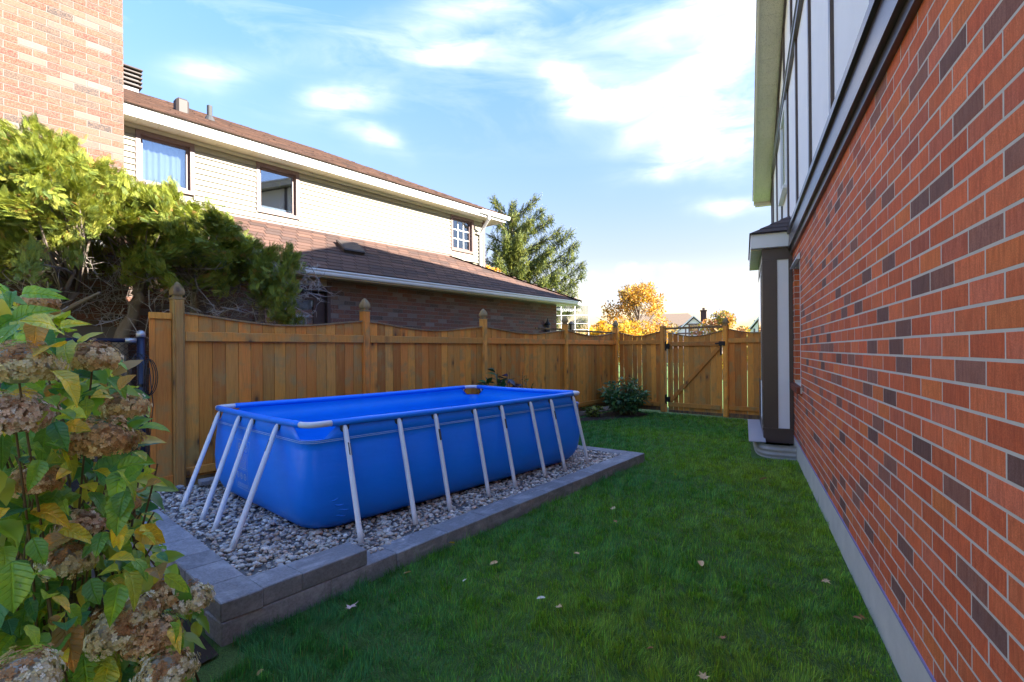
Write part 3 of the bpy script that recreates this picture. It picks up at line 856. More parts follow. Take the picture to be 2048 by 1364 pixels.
    full = shingle(.30)
    items = []
    for i in range(rows):
        t = i / rows; x = -9 + (i * .37 % .31)
        y = ya + (yb - ya) * t; z = za + (zb - za) * t
        lim = xh0 + (xh1 - xh0) * (t + .5 / rows)
        while x + .31 < lim:
            Pw = P(x + .15, y, z); px, py = px_of(Pw) if Pw.y > .5 else (-999, 0)
            vis = 430 < px < 1200
            items.append((1 / Pw.y if vis else -1, x, y, z)); x += .31
        items.append((-2, x, y, z - .001, lim - x))
    items.sort(key=lambda q: -q[0])
    mb = MB()
    for i, it in enumerate(items):
        c = tuple(pick(rnd, SHC) * rnd.uniform(.85, 1.15))
        x, y, z = it[1:4]
        if i < 290 and it[0] > 0: link('shingle', full, lr, (x + .15, y, z + .004 + rnd.uniform(0, .003)), (sl, 0, 0), c)
        else:
            wd = .30 if len(it) == 4 else max(.02, it[4])
            shingle(wd, mb, (x + wd / 2, y, z + .004), c)
    for i in range(14):                                  # hip cap
        t0, t1 = i / 14, (i + 1.25) / 14
        a = Vector((xh0 + (xh1 - xh0) * t0, ya + (yb - ya) * t0, za + (zb - za) * t0 + .03)); c_ = Vector((xh0 + (xh1 - xh0) * t1, ya + (yb - ya) * t1, za + (zb - za) * t1 + .016))
        cc = tuple(pick(rnd, SHC))
        mb.add([a + Vector((-.04, -.13, -.04)), a, a + Vector((.02, .14, -.04)), c_ + Vector((-.04, -.13, -.04)), c_, c_ + Vector((.02, .14, -.04))], [(0, 1, 4, 3), (1, 2, 5, 4)], cc)
    mb.build('shingle_run', m_shingm, lr, kind='stuff', recalc=False)
    MB().box(-9, xh1, yb - .03, yb + .02, zb + .0, zb + .035).build('wall_flashing', m_brown2, h)
    # low vent on the skirt roof
    vx, vy = .62, .36
    vz = za + (zb - za) * (vy - ya) / (yb - ya)
    v = MB(); Mv = Matrix.Translation((vx, vy, vz + .01)) @ Matrix.Rotation(sl, 4, 'X')
    v.box(-.24, .24, -.19, .19, 0, .05, None, Mv); v.cbox(-.26, .26, -.21, .21, .05, .105, .02, None, Mv)
    v.build('low_vent', m_ventb, h)
    # upper wall: siding in boards cut round the windows
    W2 = .90
    wins = [(-2.986, -2.13, 4.45, 5.36), (-1.07, -.22, 4.39, 5.36), (4.01, 4.87, 4.39, 5.36)]
    bk = MB(); xs = [-9] + [q for a in wins for q in (a[0] + .02, a[1] - .02)] + [5.32]
    for i in range(0, len(xs), 2): bk.box(xs[i], xs[i + 1], W2 + .015, W2 + .15, 3.2, 5.45)
    for a in wins: bk.box(a[0] + .02, a[1] - .02, W2 + .015, W2 + .15, 3.2, a[2] + .02).box(a[0] + .02, a[1] - .02, W2 + .015, W2 + .15, a[3] - .02, 5.45)
    bk.box(5.2, 5.32, W2 + .15, 7.6, 3.2, 5.45).box(-9, -8.8, W2 + .15, 7.6, 3.2, 5.45).box(-9, 5.32, 7.6, 7.8, 3.2, 5.45)
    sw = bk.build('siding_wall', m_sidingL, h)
    nrow = 12; bh = (5.36 - 4.17) / nrow
    for i in range(nrow):
        z0 = 4.17 + i * bh; z1 = z0 + bh
        segs = [(-8.9, 5.25)]
        for a in wins:
            if z1 > a[2] + .005 and z0 < a[3] - .005:
                ns = []
                for s0, s1 in segs:
                    if s0 < a[0] < s1: ns += [(s0, a[0] + .012), (a[1] - .012, s1)]
                    else: ns.append((s0, s1))
                segs = ns
        for s0, s1 in segs:
            MB().add([(s0, W2 - .026, z0), (s1, W2 - .026, z0), (s1, W2 + .003, z1 + .004), (s0, W2 + .003, z1 + .004), (s0, W2 + .014, z0 + .003), (s1, W2 + .014, z0 + .003)],
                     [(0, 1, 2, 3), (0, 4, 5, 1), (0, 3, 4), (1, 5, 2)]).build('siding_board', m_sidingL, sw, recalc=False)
    MB().box(-9, 5.25, W2 - .028, W2 + .012, 5.365, 5.43).build('frieze_board', m_cream, h)
    MB().box(5.24, 5.335, W2 - .03, W2 + .02, 4.0, 5.43).build('corner_board', m_brown2, h)
    for n_, (a0, a1, c0, c1) in enumerate(wins):
        f = MB(); t = .065
        f.box(a0, a0 + t, W2 - .035, W2 + .10, c0, c1).box(a1 - t, a1, W2 - .035, W2 + .10, c0, c1).box(a0 + t, a1 - t, W2 - .035, W2 + .10, c0, c0 + t).box(a0 + t, a1 - t, W2 - .035, W2 + .10, c1 - t, c1)
        wo = f.build('window', m_brown2, h)
        s = MB(); q = .045; i0, i1, k0, k1 = a0 + t, a1 - t, c0 + t, c1 - t
        s.box(i0, i0 + q, W2 + .04, W2 + .09, k0, k1).box(i1 - q, i1, W2 + .04, W2 + .09, k0, k1).box(i0 + q, i1 - q, W2 + .04, W2 + .09, k0, k0 + q).box(i0 + q, i1 - q, W2 + .04, W2 + .09, k1 - q, k1)
        s.build('sash', m_brown2, wo)
        MB().box(i0 + q, i1 - q, W2 + .062, W2 + .068, k0 + q, k1 - q).build('pane', m_glass, wo)
        MB().box(a0, a1, W2 + .151, W2 + .8, c0, c0 + .01).box(a0, a1, W2 + .8, W2 + .82, c0, c1).box(a0, a0 + .01, W2 + .151, W2 + .8, c0, c1).box(a1 - .01, a1, W2 + .151, W2 + .8, c0, c1).box(a0, a1, W2 + .151, W2 + .8, c1 - .01, c1).build('room', m_dark, wo)
        if n_ == 2:
            m_ = MB(); wd = (i1 - i0 - 2 * q) / 3; hh = (k1 - k0 - 2 * q) / 3
            for j in (1, 2):
                m_.box(i0 + q + j * wd - .011, i0 + q + j * wd + .011, W2 + .050, W2 + .0605, k0 + q, k1 - q)
                m_.box(i0 + q, i1 - q, W2 + .052, W2 + .0600, k0 + q + j * hh - .011, k0 + q + j * hh + .011)
            m_.build('muntins', m_white, wo)
        if n_ != 1:
            cu = MB(); N = 46; vs = []
            for j in range(N + 1):
                x = i0 + (i1 - i0) * j / N; off = .018 * math.sin(j * 1.15) + .012 * math.sin(j * .47 + 1)
                vs += [(x, W2 + .16 + off, c0 + .02), (x, W2 + .15 + off * .6, c1 - .10)]
            cu.add(vs, [(2 * j, 2 * j + 2, 2 * j + 3, 2 * j + 1) for j in range(N)]).build('curtain', m_curtain, wo, smooth=True, recalc=False)
        else:
            MB().box(i0, i1, W2 + .2, W2 + .21, c0, c0 + .2).build('blind', m_grey, wo)
    # upper eave
    oy = W2 - .40
    x = -9.0
    while x < 5.78:
        MB().box(x, min(x + .296, 5.80), oy + .02, W2 + .01, 5.432, 5.442).build('soffit_panel', m_ribsoffit, h); x += .30
    MB().box(5.335, 5.80, W2 + .011, 7.8, 5.432, 5.442).build('end_soffit', m_cream, h)
    MB().box(-9, 5.82, oy - .002, oy + .019, 5.405, 5.585).build('fascia', m_white, h)
    MB().box(5.80, 5.82, oy + .02, 8.0, 5.405, 5.585).build('end_fascia', m_white, h)
    gx0, gx1 = 4.75, 5.93
    gm = MB(); pr = [(oy - .003, 5.47), (oy - .07, 5.47), (oy - .09, 5.51), (oy - .10, 5.57), (oy - .085, 5.57), (oy - .075, 5.52), (oy - .062, 5.482), (oy - .003, 5.482)]
    vs = [(x, y, z) for x in (gx0, gx1) for y, z in pr]; m = len(pr)
    gm.add(vs, [(i, (i + 1) % m, m + (i + 1) % m, m + i) for i in range(m)] + [tuple(range(m)), tuple(range(2 * m - 1, m - 1, -1))]).build('upper_gutter', m_gutter, h)
    dsp = MB()
    dsp.tube([(5.06, oy - .05, 5.47), (5.06, oy - .05, 5.36), (5.10, W2 - .20, 5.16), (5.12, W2 - .055, 5.00), (5.12, W2 - .055, 4.05)], .042, 8)
    dsp.tube([(5.12, W2 - .06, 5.0), (4.95, W2 - .06, 5.0)], .03, 8)
    dsp.build('downspout', m_gutter, h)
    # upper hipped roof
    ey, ez = oy - .05, 5.59; ry, rz_ = 4.45, 7.50; ex1 = 5.92; rx1 = 2.0; by = 8.85
    MB().add([(-9, ey, ez), (ex1, ey, ez), (rx1, ry, rz_), (-9, ry, rz_), (ex1, by, ez), (-9, by, ez)], [(0, 1, 2, 3), (1, 4, 2), (4, 5, 3, 2), (0, 5, 4, 1)], (.13, .085, .065)).build('upper_roof', m_shingm, h)
    ur = MB(); sr = math.hypot(ry - ey, rz_ - ez); nr = int(sr / .135)
    ang = math.atan2(rz_ - ez, ry - ey)
    for i in range(nr):
        t = i / nr; x = -5.0 + (i * .23 % .3); lim = ex1 + (rx1 - ex1) * (t + .5 / nr)
        while x < lim:
            wd = min(rnd.uniform(.14, .34), lim - x)
            if wd < .03: break
            y = ey + (ry - ey) * t; z = ez + (rz_ - ez) * t; hgt = rnd.uniform(.010, .022)
            M = Matrix.Translation((x, y, z + .003)) @ Matrix.Rotation(ang, 4, 'X')
            vs = [(0, 0, 0), (wd, 0, 0), (wd, 0, hgt), (0, 0, hgt), (0, .16, .001), (wd, .16, .001), (wd, .16, .005), (0, .16, .005)]
            ur.add([M @ Vector(q) for q in vs], [(0, 1, 2, 3), (3, 2, 6, 7), (0, 3, 7, 4), (1, 5, 6, 2)], tuple(pick(rnd, SHC) * rnd.uniform(.7, 1.1))); x += wd
    ur.build('shingle_run', m_shingm, h, kind='stuff', recalc=False)
    rp = lambda x, y: (x, y, ez + (rz_ - ez) * (y - ey) / (ry - ey))
    X, Y, Z = rp(-1.98, 2.05)
    MB().cbox(X - .11, X + .11, Y - .10, Y + .14, Z - .1, Z + .25, .04).build('box_vent', m_ventb, h)
    X, Y, Z = rp(-1.98, 1.75)
    X = -1.44; Y = 2.19; Z = rp(X, Y)[2]
    MB().tube([(X, Y, Z - .05), (X, Y, Z + .30)], .05, 12).lathe([(.11, -.03), (.075, .06), (.055, .09)], 12, (X, Y, Z)).build('vent_pipe', m_pipe, h)
    X, Y, Z = -2.48, 4.45, 7.42
    lv = MB().box(X - .30, X + .30, Y - .28, Y + .28, Z - .2, Z + .40).build('louvred_vent', m_black, h)
    for i in range(4):
        MB().cbox(X - .36, X + .36, Y - .34, Y + .34, Z + .06 + i * .095, Z + .10 + i * .095, .01).build('louvre', m_ventb, lv)
    MB().cbox(X - .37, X + .37, Y - .35, Y + .35, Z + .43, Z + .47, .015).build('louvre', m_ventb, lv)
    return h
LH = left_house()

def wall_lantern():
    P0 = LH_P + LHX * 7.05 + LHY * -.10 + Vector((0, 0, 2.05))
    r = root('wall_lantern', P0, LH_H, 'black wall lantern on the neighbour brick wall near its far corner', 'wall lantern')
    MB().box(-.03, .03, .0, .10, .02, .10).build('bracket', m_black, r)
    MB().lathe([(.03, .10), (.10, .14), (.085, .16), (.07, .36), (.11, .38), (.04, .46), (.02, .52), (.008, .58)], 8).build('lantern_body', m_black, r)
wall_lantern()
# ------------------------------------------------------------------ fences
WOODC = [(0.70, .255, .040), (0.64, .210, .034), (0.76, .310, .048), (0.56, .190, .034), (0.66, .285, .055), (0.58, .240, .045)]
def wcol(rnd, k=1.0): return tuple(np.clip(pick(rnd, WOODC) * rnd.uniform(.66, 1.22) * k, 0, 1))
def finial(mb, x, y, z, s=1.0):
    for (a, b, z0, z1) in ((.062, .062, 0, .018), (.040, .040, .018, .05), (.055, .060, .05, .072)):
        mb.add([(x - a, y - a, z + z0), (x + a, y - a, z + z0), (x + a, y + a, z + z0), (x - a, y + a, z + z0), (x - b, y - b, z + z1), (x + b, y - b, z + z1), (x + b, y + b, z + z1), (x - b, y + b, z + z1)],
               [(0, 1, 5, 4), (1, 2, 6, 5), (2, 3, 7, 6), (3, 0, 4, 7), (4, 5, 6, 7), (3, 2, 1, 0)])
    lv = [(.060, .072), (.058, .10), (.047, .135), (.028, .172), (.004, .200)]
    vs = []
    for a, h in lv: vs += [(x - a, y - a, z + h), (x + a, y - a, z + h), (x + a, y + a, z + h), (x - a, y + a, z + h)]
    mb.add(vs, [(4 * i + j, 4 * i + (j + 1) % 4, 4 * i + 4 + (j + 1) % 4, 4 * i + 4 + j) for i in range(len(lv) - 1) for j in range(4)] + [(3, 2, 1, 0), tuple(range(4 * len(lv) - 4, 4 * len(lv)))])
def post(parent, x, z0, ztop, rnd, fin=True, wd=.058, color=None):
    p = MB().cbox(x - wd, x + wd, -wd, wd, z0, ztop, .008)
    c = color or wcol(rnd, 1.05)
    o = p.build('post', m_wood, parent, color=c)
    MB().cbox(x - wd * .62, x + wd * .62, -wd - .012, -wd + .004, z0 + .02, ztop - .012, .004).build('post_facing', m_wood, o, color=tuple(q * 1.12 for q in c))
    if fin:
        f = MB(); finial(f, x, 0, ztop)
        f.build('finial', m_wood, o, color=(0.24, .19, .10))
    return o
def panel(parent, xa, xb, za, rnd, nb, gaps=0.0, ztop=2.095, dip=.10, zr=(1.785, 1.895), zlow=(.27, .36), kick=True, gapset=None):
    """boards between two posts: scalloped top with a cap strip, upper and lower rail"""
    L = xb - xa
    top = lambda x: ztop - dip * math.sin(math.pi * (x - xa) / L) ** 1.3
    w = L / nb
    for i in range(nb):
        g = .0025 if gapset is None else (.012 if i in gapset else .0025)
        x0 = xa + i * w + .0025; x1 = xa + (i + 1) * w - g
        poly = [(x0, za + .10), (x1, za + .10), (x1, top(x1)), ((x0 + x1) / 2, top((x0 + x1) / 2)), (x0, top(x0))]
        dy = rnd.uniform(-.003, .003)
        MB().prism(poly, -.012 + dy, .008 + dy).build('fence_board', m_wood, parent, color=wcol(rnd))
    cap = MB(); n = 16
    vs = []
    for i in range(n + 1):
        x = xa + L * i / n; z = top(x)
        vs += [(x, -.034, z + .001), (x, .03, z + .001), (x, .03, z + .021), (x, -.034, z + .021)]
    cap.add(vs, [(4 * i + j, 4 * i + 4 + j, 4 * i + 4 + (j + 1) % 4, 4 * i + (j + 1) % 4) for i in range(n) for j in range(4)] + [(0, 1, 2, 3), tuple(4 * n + j for j in (3, 2, 1, 0))])
    cap.build('cap_strip', m_wood, parent, color=(.20, .15, .085))
    MB().cbox(xa, xb, -.052, -.016, zr[0], zr[1], .005).build('rail', m_wood, parent, color=tuple(q * 1.1 for q in wcol(rnd, 1.1)))
    MB().cbox(xa, xb, -.050, -.016, zlow[0], zlow[1], .005).build('rail', m_wood, parent, color=wcol(rnd))
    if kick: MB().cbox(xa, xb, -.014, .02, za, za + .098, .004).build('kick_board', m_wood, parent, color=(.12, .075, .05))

F_H = 38.9
F_P = Vector((-.669 * 5.61, 5.61, 0)); FX = Vector((math.sin(R(F_H)), math.cos(R(F_H)), 0)); FY = Vector((-FX.y, FX.x, 0))
def left_fence():
    rnd = np.random.default_rng(21)
    r = root('wooden_fence', F_P, F_H, 'long stained wooden fence with scalloped top behind the blue pool', 'fence')
    ps = [0.0, 2.456, 5.107, 7.971, 10.53]
    for i, s in enumerate(ps):
        post(r, s, .10, 2.255, rnd, color=(.36, .175, .05) if i == 0 else None)
    nbs = [16, 17, 18, 17]
    for i in range(4):
        panel(r, ps[i] + .062, ps[i + 1] - .062, .14, rnd, nbs[i])
    # short stub left of the first post
    for a, b_ in ((-.265, -.215), (-.213, -.064)):
        MB().prism([(a, .2), (b_, .2), (b_, 2.03), (a, 2.03)], -.012, .008).build('fence_board', m_wood, r, color=wcol(rnd))
    MB().cbox(-.27, -.062, -.035, .012, 2.03, 2.10, .004).build('rail', m_wood, r, color=wcol(rnd, 1.1))
    MB().cbox(-.27, -.062, -.035, .012, .14, .30, .004).build('kick_board', m_wood, r, color=wcol(rnd, .8))
    MB().cbox(7.97, 10.53, .06, .095, 2.10, 2.14, .004).build('back_bar', m_wood, r, color=(.05, .035, .025))
    MB().cbox(6.9, 7.97, .06, .095, 2.12, 2.16, .004).build('back_bar', m_wood, r, color=(.05, .035, .025))
left_fence()

G_H = 131.5
G_P = F_P + FX * 10.586; GX = Vector((math.sin(R(G_H)), math.cos(R(G_H)), 0)); GY = Vector((-GX.y, GX.x, 0))
def gate_fence():
    rnd = np.random.default_rng(33)
    r = root('gate_fence', G_P, G_H, 'short wooden fence run with the gate opening at the end of the lawn', 'fence')
    post(r, 1.365, .03, 2.25, rnd, fin=False, wd=.066)
    post(r, 2.935, .02, 2.20, rnd, wd=.058)
    panel(r, .10, 1.30, .06, rnd, 9, gapset={0, 2, 3, 4}, zlow=(.17, .28))
    panel(r, 3.00, 4.25, .02, rnd, 9, zlow=(.20, .30), gapset={2, 4}, kick=True)
    MB().cbox(1.431, 2.877, -.02, .02, 2.155, 2.205, .004).build('lintel_bar', m_wood, r, color=(.17, .11, .06))
    g = root('wooden_gate', G_P, G_H, 'wooden garden gate with diagonal brace and black hinges', 'gate')
    xa, xb = 1.50, 2.845
    nb = 10; w = (xb - xa) / nb
    top = lambda x: 2.055 - .10 * math.sin(math.pi * (x - xa) / (xb - xa)) ** 1.3
    for i in range(nb):
        gp = .013 if i in (0, 1, 2) else (.006 if i in (3, 7) else .0025)
        x0 = xa + i * w + .0025; x1 = xa + (i + 1) * w - gp
        MB().prism([(x0, .10), (x1, .10), (x1, top(x1)), (x0, top(x0))], -.012, .008).build('gate_board', m_wood, g, color=wcol(rnd))
    cap = MB(); n = 12; vs = []
    for i in range(n + 1):
        x = xa + (xb - xa) * i / n; z = top(x)
        vs += [(x, -.03, z + .001), (x, .026, z + .001), (x, .026, z + .019), (x, -.03, z + .019)]
    cap.add(vs, [(4 * i + j, 4 * i + 4 + j, 4 * i + 4 + (j + 1) % 4, 4 * i + (j + 1) % 4) for i in range(n) for j in range(4)] + [(0, 1, 2, 3), tuple(4 * n + j for j in (3, 2, 1, 0))])
    cap.build('cap_strip', m_wood, g, color=(.19, .14, .08))
    MB().cbox(xa, xb, -.050, -.016, 1.722, 1.828, .005).build('rail', m_wood, g, color=wcol(rnd, 1.1))
    MB().cbox(xa, xb - .04, -.050, -.016, .18, .29, .005).build('rail', m_wood, g, color=wcol(rnd))
    MB().cbox(xa + .002, xa + .045, -.048, -.014, .292, 1.720, .005).build('stile', m_wood, g, color=wcol(rnd, 1.2))
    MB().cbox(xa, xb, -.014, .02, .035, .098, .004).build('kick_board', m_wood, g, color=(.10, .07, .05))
    a = Vector((xa + .07, -.034, .33)); b_ = Vector((xb - .06, -.034, 1.68)); d = (b_ - a); L = d.length; ang = math.atan2(d.z, d.x)
    M = Matrix.Translation(a) @ Matrix.Rotation(-ang, 4, 'Y')
    MB().cbox(0, L, -.018, .018, -.045, .045, .005, None, M).build('brace', m_wood, g, color=wcol(rnd, 1.15))
    for z in (1.72, .36):
        hb = MB().cbox(1.44, 1.475, -.085, -.055, z - .10, z + .12, .006).cbox(1.476, 1.56, -.07, -.0515, z - .06, z + .07, .004).tube([(1.478, -.085, z - .12), (1.478, -.085, z + .14)], .014, 8)
        hb.build('hinge', m_black, g)
    MB().cbox(2.70, 2.90, -.078, -.054, 1.765, 1.795, .004).cbox(2.82, 2.86, -.075, -.052, 1.50, 1.76, .004).cbox(2.80, 2.94, -.09, -.06, 1.72, 1.83, .006).build('latch', m_black, g)
gate_fence()

def chain_fence():
    P0 = F_P + FX * -.345 + FY * -.02
    d = Vector((-.63, -.78, 0)); 
    r = root('chain_link_fence', P0, 180 + 38.9, 'dark chain link fence with a capped navy post beside the wooden fence end', 'fence')
    MB().tube([(0, 0, .0), (0, 0, 1.84)], .037, 14).build('post', m_navy, r, smooth=True)
    MB().lathe([(.042, 1.825), (.044, 1.86), (.036, 1.885), (.018, 1.90), (.002, 1.905)], 14).build('post_cap', m_galv, r, smooth=True)
    for z in (.2, .75, 1.3): MB().lathe([(.041, z), (.041, z + .03)], 14).build('tension_band', m_black, r)
    MB().tube([(.045, 0, 1.79), (.14, 0, 1.79)], .030, 10).build('rail_end', m_galv, r, smooth=True)
    MB().tube([(.14, 0, 1.79), (2.4, 0, 1.79)], .022, 10).build('top_rail', m_navy, r, smooth=True)
    m = MB(); s = .062
    n = int(2.4 / s)
    for i in range(-30, n + 1):
        for sg in (1, -1):
            x0 = i * s; pts = []
            xa = x0; xb = x0 + 1.75
            t0 = max(0.0, -xa / 1.75); t1 = min(1.0, (2.35 - xa) / 1.75)
            if t1 - t0 < .03: continue
            f = lambda t: (xa + 1.75 * t, (.002 if sg > 0 else -.002), (.05 + 1.72 * t) if sg > 0 else (1.77 - 1.72 * t))
            m.tube([f(t0), f(t1)], .0019, 4, cap=False)
    m.build('wire_mesh', m_black, r, kind='stuff', recalc=False)
    c = root('cable_coil', P0 + Vector((.03, -.06, 1.6)), 30, 'loose coil of thin black cable hanging on the chain link post', 'cable')
    for k in range(5):
        rr = random.uniform(.10, .16); cx = random.uniform(-.05, .05); pts = []
        for i in range(21):
            a = 2 * math.pi * i / 20
            pts.append((cx + rr * .55 * math.sin(a) + .02 * k, -.02 - .012 * k + .02 * math.cos(a * 2), -.20 + .26 * math.cos(a) * (rr / .14) ))
        MB().tube(pts, .0045, 6).build('cable_loop', m_black, c, smooth=True)
    MB().tube([(.08, -.02, -.1), (.11, -.03, -.5), (.06, -.03, -1.0), (.05, -.05, -1.35), (.10, -.12, -1.47), (.22, -.2, -1.49)], .005, 6).build('cable_tail', m_black, c, smooth=True)
chain_fence()

def foot_stones():
    o = MB().cbox(0, .50, -.05, .05, .0, .05, .006, None, Matrix.Rotation(R(8), 4, 'X')).build('concrete_strip', m_stone, None, color=(.30, .30, .32))
    o.location = F_P + FX * .15 + FY * -.16 + Vector((0, 0, .17)); o.rotation_euler = (0, 0, R(90 - F_H - 3))
    tag(o, 'narrow grey concrete strip lying on the pebbles at the fence foot', 'paving strip')
    spots = [((286, 984), .10, (.20, .20, .21), 'broad flat dark grey stone beside the foot of the navy fence post'),
             ((345, 982), .055, (.26, .27, .30), 'rounded blue grey stone against the fence foot left of the concrete strip'),
             ((358, 978), .045, (.48, .46, .42), 'small pale rounded stone touching the concrete strip at the fence foot')]
    for (xy, rad, c, lab) in spots:
        import bmesh
        bm = bmesh.new(); bmesh.ops.create_icosphere(bm, subdivisions=3, radius=rad)
        for v in bm.verts: v.co = Vector((v.co.x * 1.15, v.co.y * .9, v.co.z * .55)) * (1 + .06 * math.sin(v.co.x * 60 + v.co.y * 40))
        me = bpy.data.meshes.new('garden_stone'); bm.to_mesh(me); bm.free(); me.materials.append(m_pebble)
        me.polygons.foreach_set('use_smooth', [True] * len(me.polygons))
        ca = me.color_attributes.new('col', 'FLOAT_COLOR', 'POINT'); ca.data.foreach_set('color', list((*c, 1)) * len(me.vertices))
        o = link('garden_stone', me, None, onz(*xy, .17) + Vector((0, 0, rad * .35)), (0, 0, random.uniform(0, 3)))
        tag(o, lab, 'stone')
foot_stones()

# ------------------------------------------------------------------ stone edging
def edging():
    rnd = np.random.default_rng(8)
    r = root('stone_edging', C0, H_ED, 'low charcoal block wall round the pebble bed, two courses at the near corner', 'retaining wall')
    def blk(x0, x1, y0, y1, z0, z1, rot=0.0, g=None):
        c = rnd.uniform(.21, .31) if g is None else g
        o = MB().cbox(-(x1 - x0) / 2 + .0015, (x1 - x0) / 2 - .0015, -(y1 - y0) / 2, (y1 - y0) / 2, 0, z1 - z0, .006).build('block', m_stone, r, color=(c, c, c * 1.07))
        M = Matrix.Rotation(rot, 4, 'Z')
        p = M @ Vector(((x0 + x1) / 2, (y0 + y1) / 2, 0))
        o.location = (p.x, p.y, z0); o.rotation_euler = (rnd.uniform(-.006, .006), rnd.uniform(-.006, .006), rot + rnd.uniform(-.008, .008))
    W_ = .235; RL = R(86.3)
    # front lower course
    xs = [.0, .695, 1.25, 1.79, 2.30, 2.78, 3.31, 3.80, 4.30, 4.80, 5.32, 5.84]
    for a, b_ in zip(xs[:-1], xs[1:]): blk(a, b_, .0, W_, -.04, .112 + rnd.uniform(-.003, .003))
    # upper course, front
    blk(.236, .49, .0, W_, .114, .228); blk(.49, .985, .0, W_, .114, .226)
    # left side, both courses (local axis turned)
    M = RL
    for z0, z1, ys in ((.114, .228, [0.0, .30, .66, .92, 1.30, 1.72, 2.05, 2.42, 2.62]), (-.04, .112, [.236, .75, 1.3, 1.85, 2.4, 2.62])):
        for a, b_ in zip(ys[:-1], ys[1:]):
            blk(a, b_, -W_, 0.0, z0, z1 + rnd.uniform(-.002, .002), RL)
    # far end
    for k in range(8):
        o = MB().cbox(-.2, .2, -W_ / 2, W_ / 2, 0, .15, .006).build('block', m_stone, r, color=(.25, .25, .26))
        o.location = (5.84 - W_ / 2 - .03 * k * .4 - .0, W_ + .205 + k * .405, -.04); o.rotation_euler = (0, 0, R(92))
edging()

def pebbles():
    rnd = np.random.default_rng(17)
    import bmesh
    bm = bmesh.new(); bmesh.ops.create_icosphere(bm, subdivisions=2, radius=1)
    tv = np.array([v.co[:] for v in bm.verts]); tf = [np.array([[v.index for v in f.verts] for f in bm.faces])]; bm.free()
    N = 17000
    x = rnd.uniform(.12, 5.72, N); y = rnd.uniform(.14, 3.4, N)
    # leave out what lies under the pool
    pc = Vector((-1.1766, 6.3073, 0)); pdx = Vector((math.sin(R(42)), math.cos(R(42)), 0)); pdy = Vector((-pdx.y, pdx.x, 0))
    P = np.array([ed(a, b_)[:] for a, b_ in zip(x, y)])
    rel = P - np.array(pc[:]); lx = rel @ np.array(pdx[:]); ly = rel @ np.array(pdy[:])
    fr = (P - np.array(F_P[:])) @ np.array(FY[:])
    keep = ~((np.abs(lx) < 1.80) & (np.abs(ly) < .95)) & (fr < .05)
    P = P[keep]; x = x[keep]; n = len(P)
    t = np.clip((x - .5) / 1.1, 0, 1); t = t * t * (3 - 2 * t)
    s = np.clip(rnd.lognormal(math.log(.0140), .32, n), .007, .030)
    P[:, 2] = .165 - .075 * t - .006 + rnd.uniform(-.012, .014, n)
    e = rnd.uniform(-.35, .35, (n, 3)); yaw = rnd.uniform(0, 6.28, n)
    M = np.zeros((n, 3, 3)); c, si = np.cos(yaw), np.sin(yaw)
    M[:, 0, 0] = c; M[:, 0, 1] = -si; M[:, 1, 0] = si; M[:, 1, 1] = c; M[:, 2, 2] = 1
    T = np.zeros((n, 3, 3)); ce, se = np.cos(e[:, 0]), np.sin(e[:, 0]); T[:, 0, 0] = 1; T[:, 1, 1] = ce; T[:, 1, 2] = -se; T[:, 2, 1] = se; T[:, 2, 2] = ce
    S = np.zeros((n, 3, 3)); S[:, 0, 0] = s * rnd.uniform(1.0, 1.45, n); S[:, 1, 1] = s * rnd.uniform(.8, 1.0, n); S[:, 2, 2] = s * rnd.uniform(.5, .75, n)
    M = M @ T @ S
    pal = np.array([(.60, .54, .46), (.70, .62, .53), (.44, .40, .36), (.80, .73, .63), (.56, .42, .30), (.62, .45, .34), (.32, .29, .27), (.86, .81, .72), (.46, .44, .42), (.68, .49, .39)])
    cols = pal[rnd.choice(len(pal), n, p=[.16, .15, .14, .09, .1, .07, .08, .05, .1, .06])] * rnd.uniform(.8, 1.15, (n, 1))
    o = link('pebbles', scatter('pebbles', tv, tf, M, P, cols, m_pebble, True)); tag(o, 'grey and tan river pebbles filling the bed round the pool', 'gravel', None, 'stuff')
pebbles()

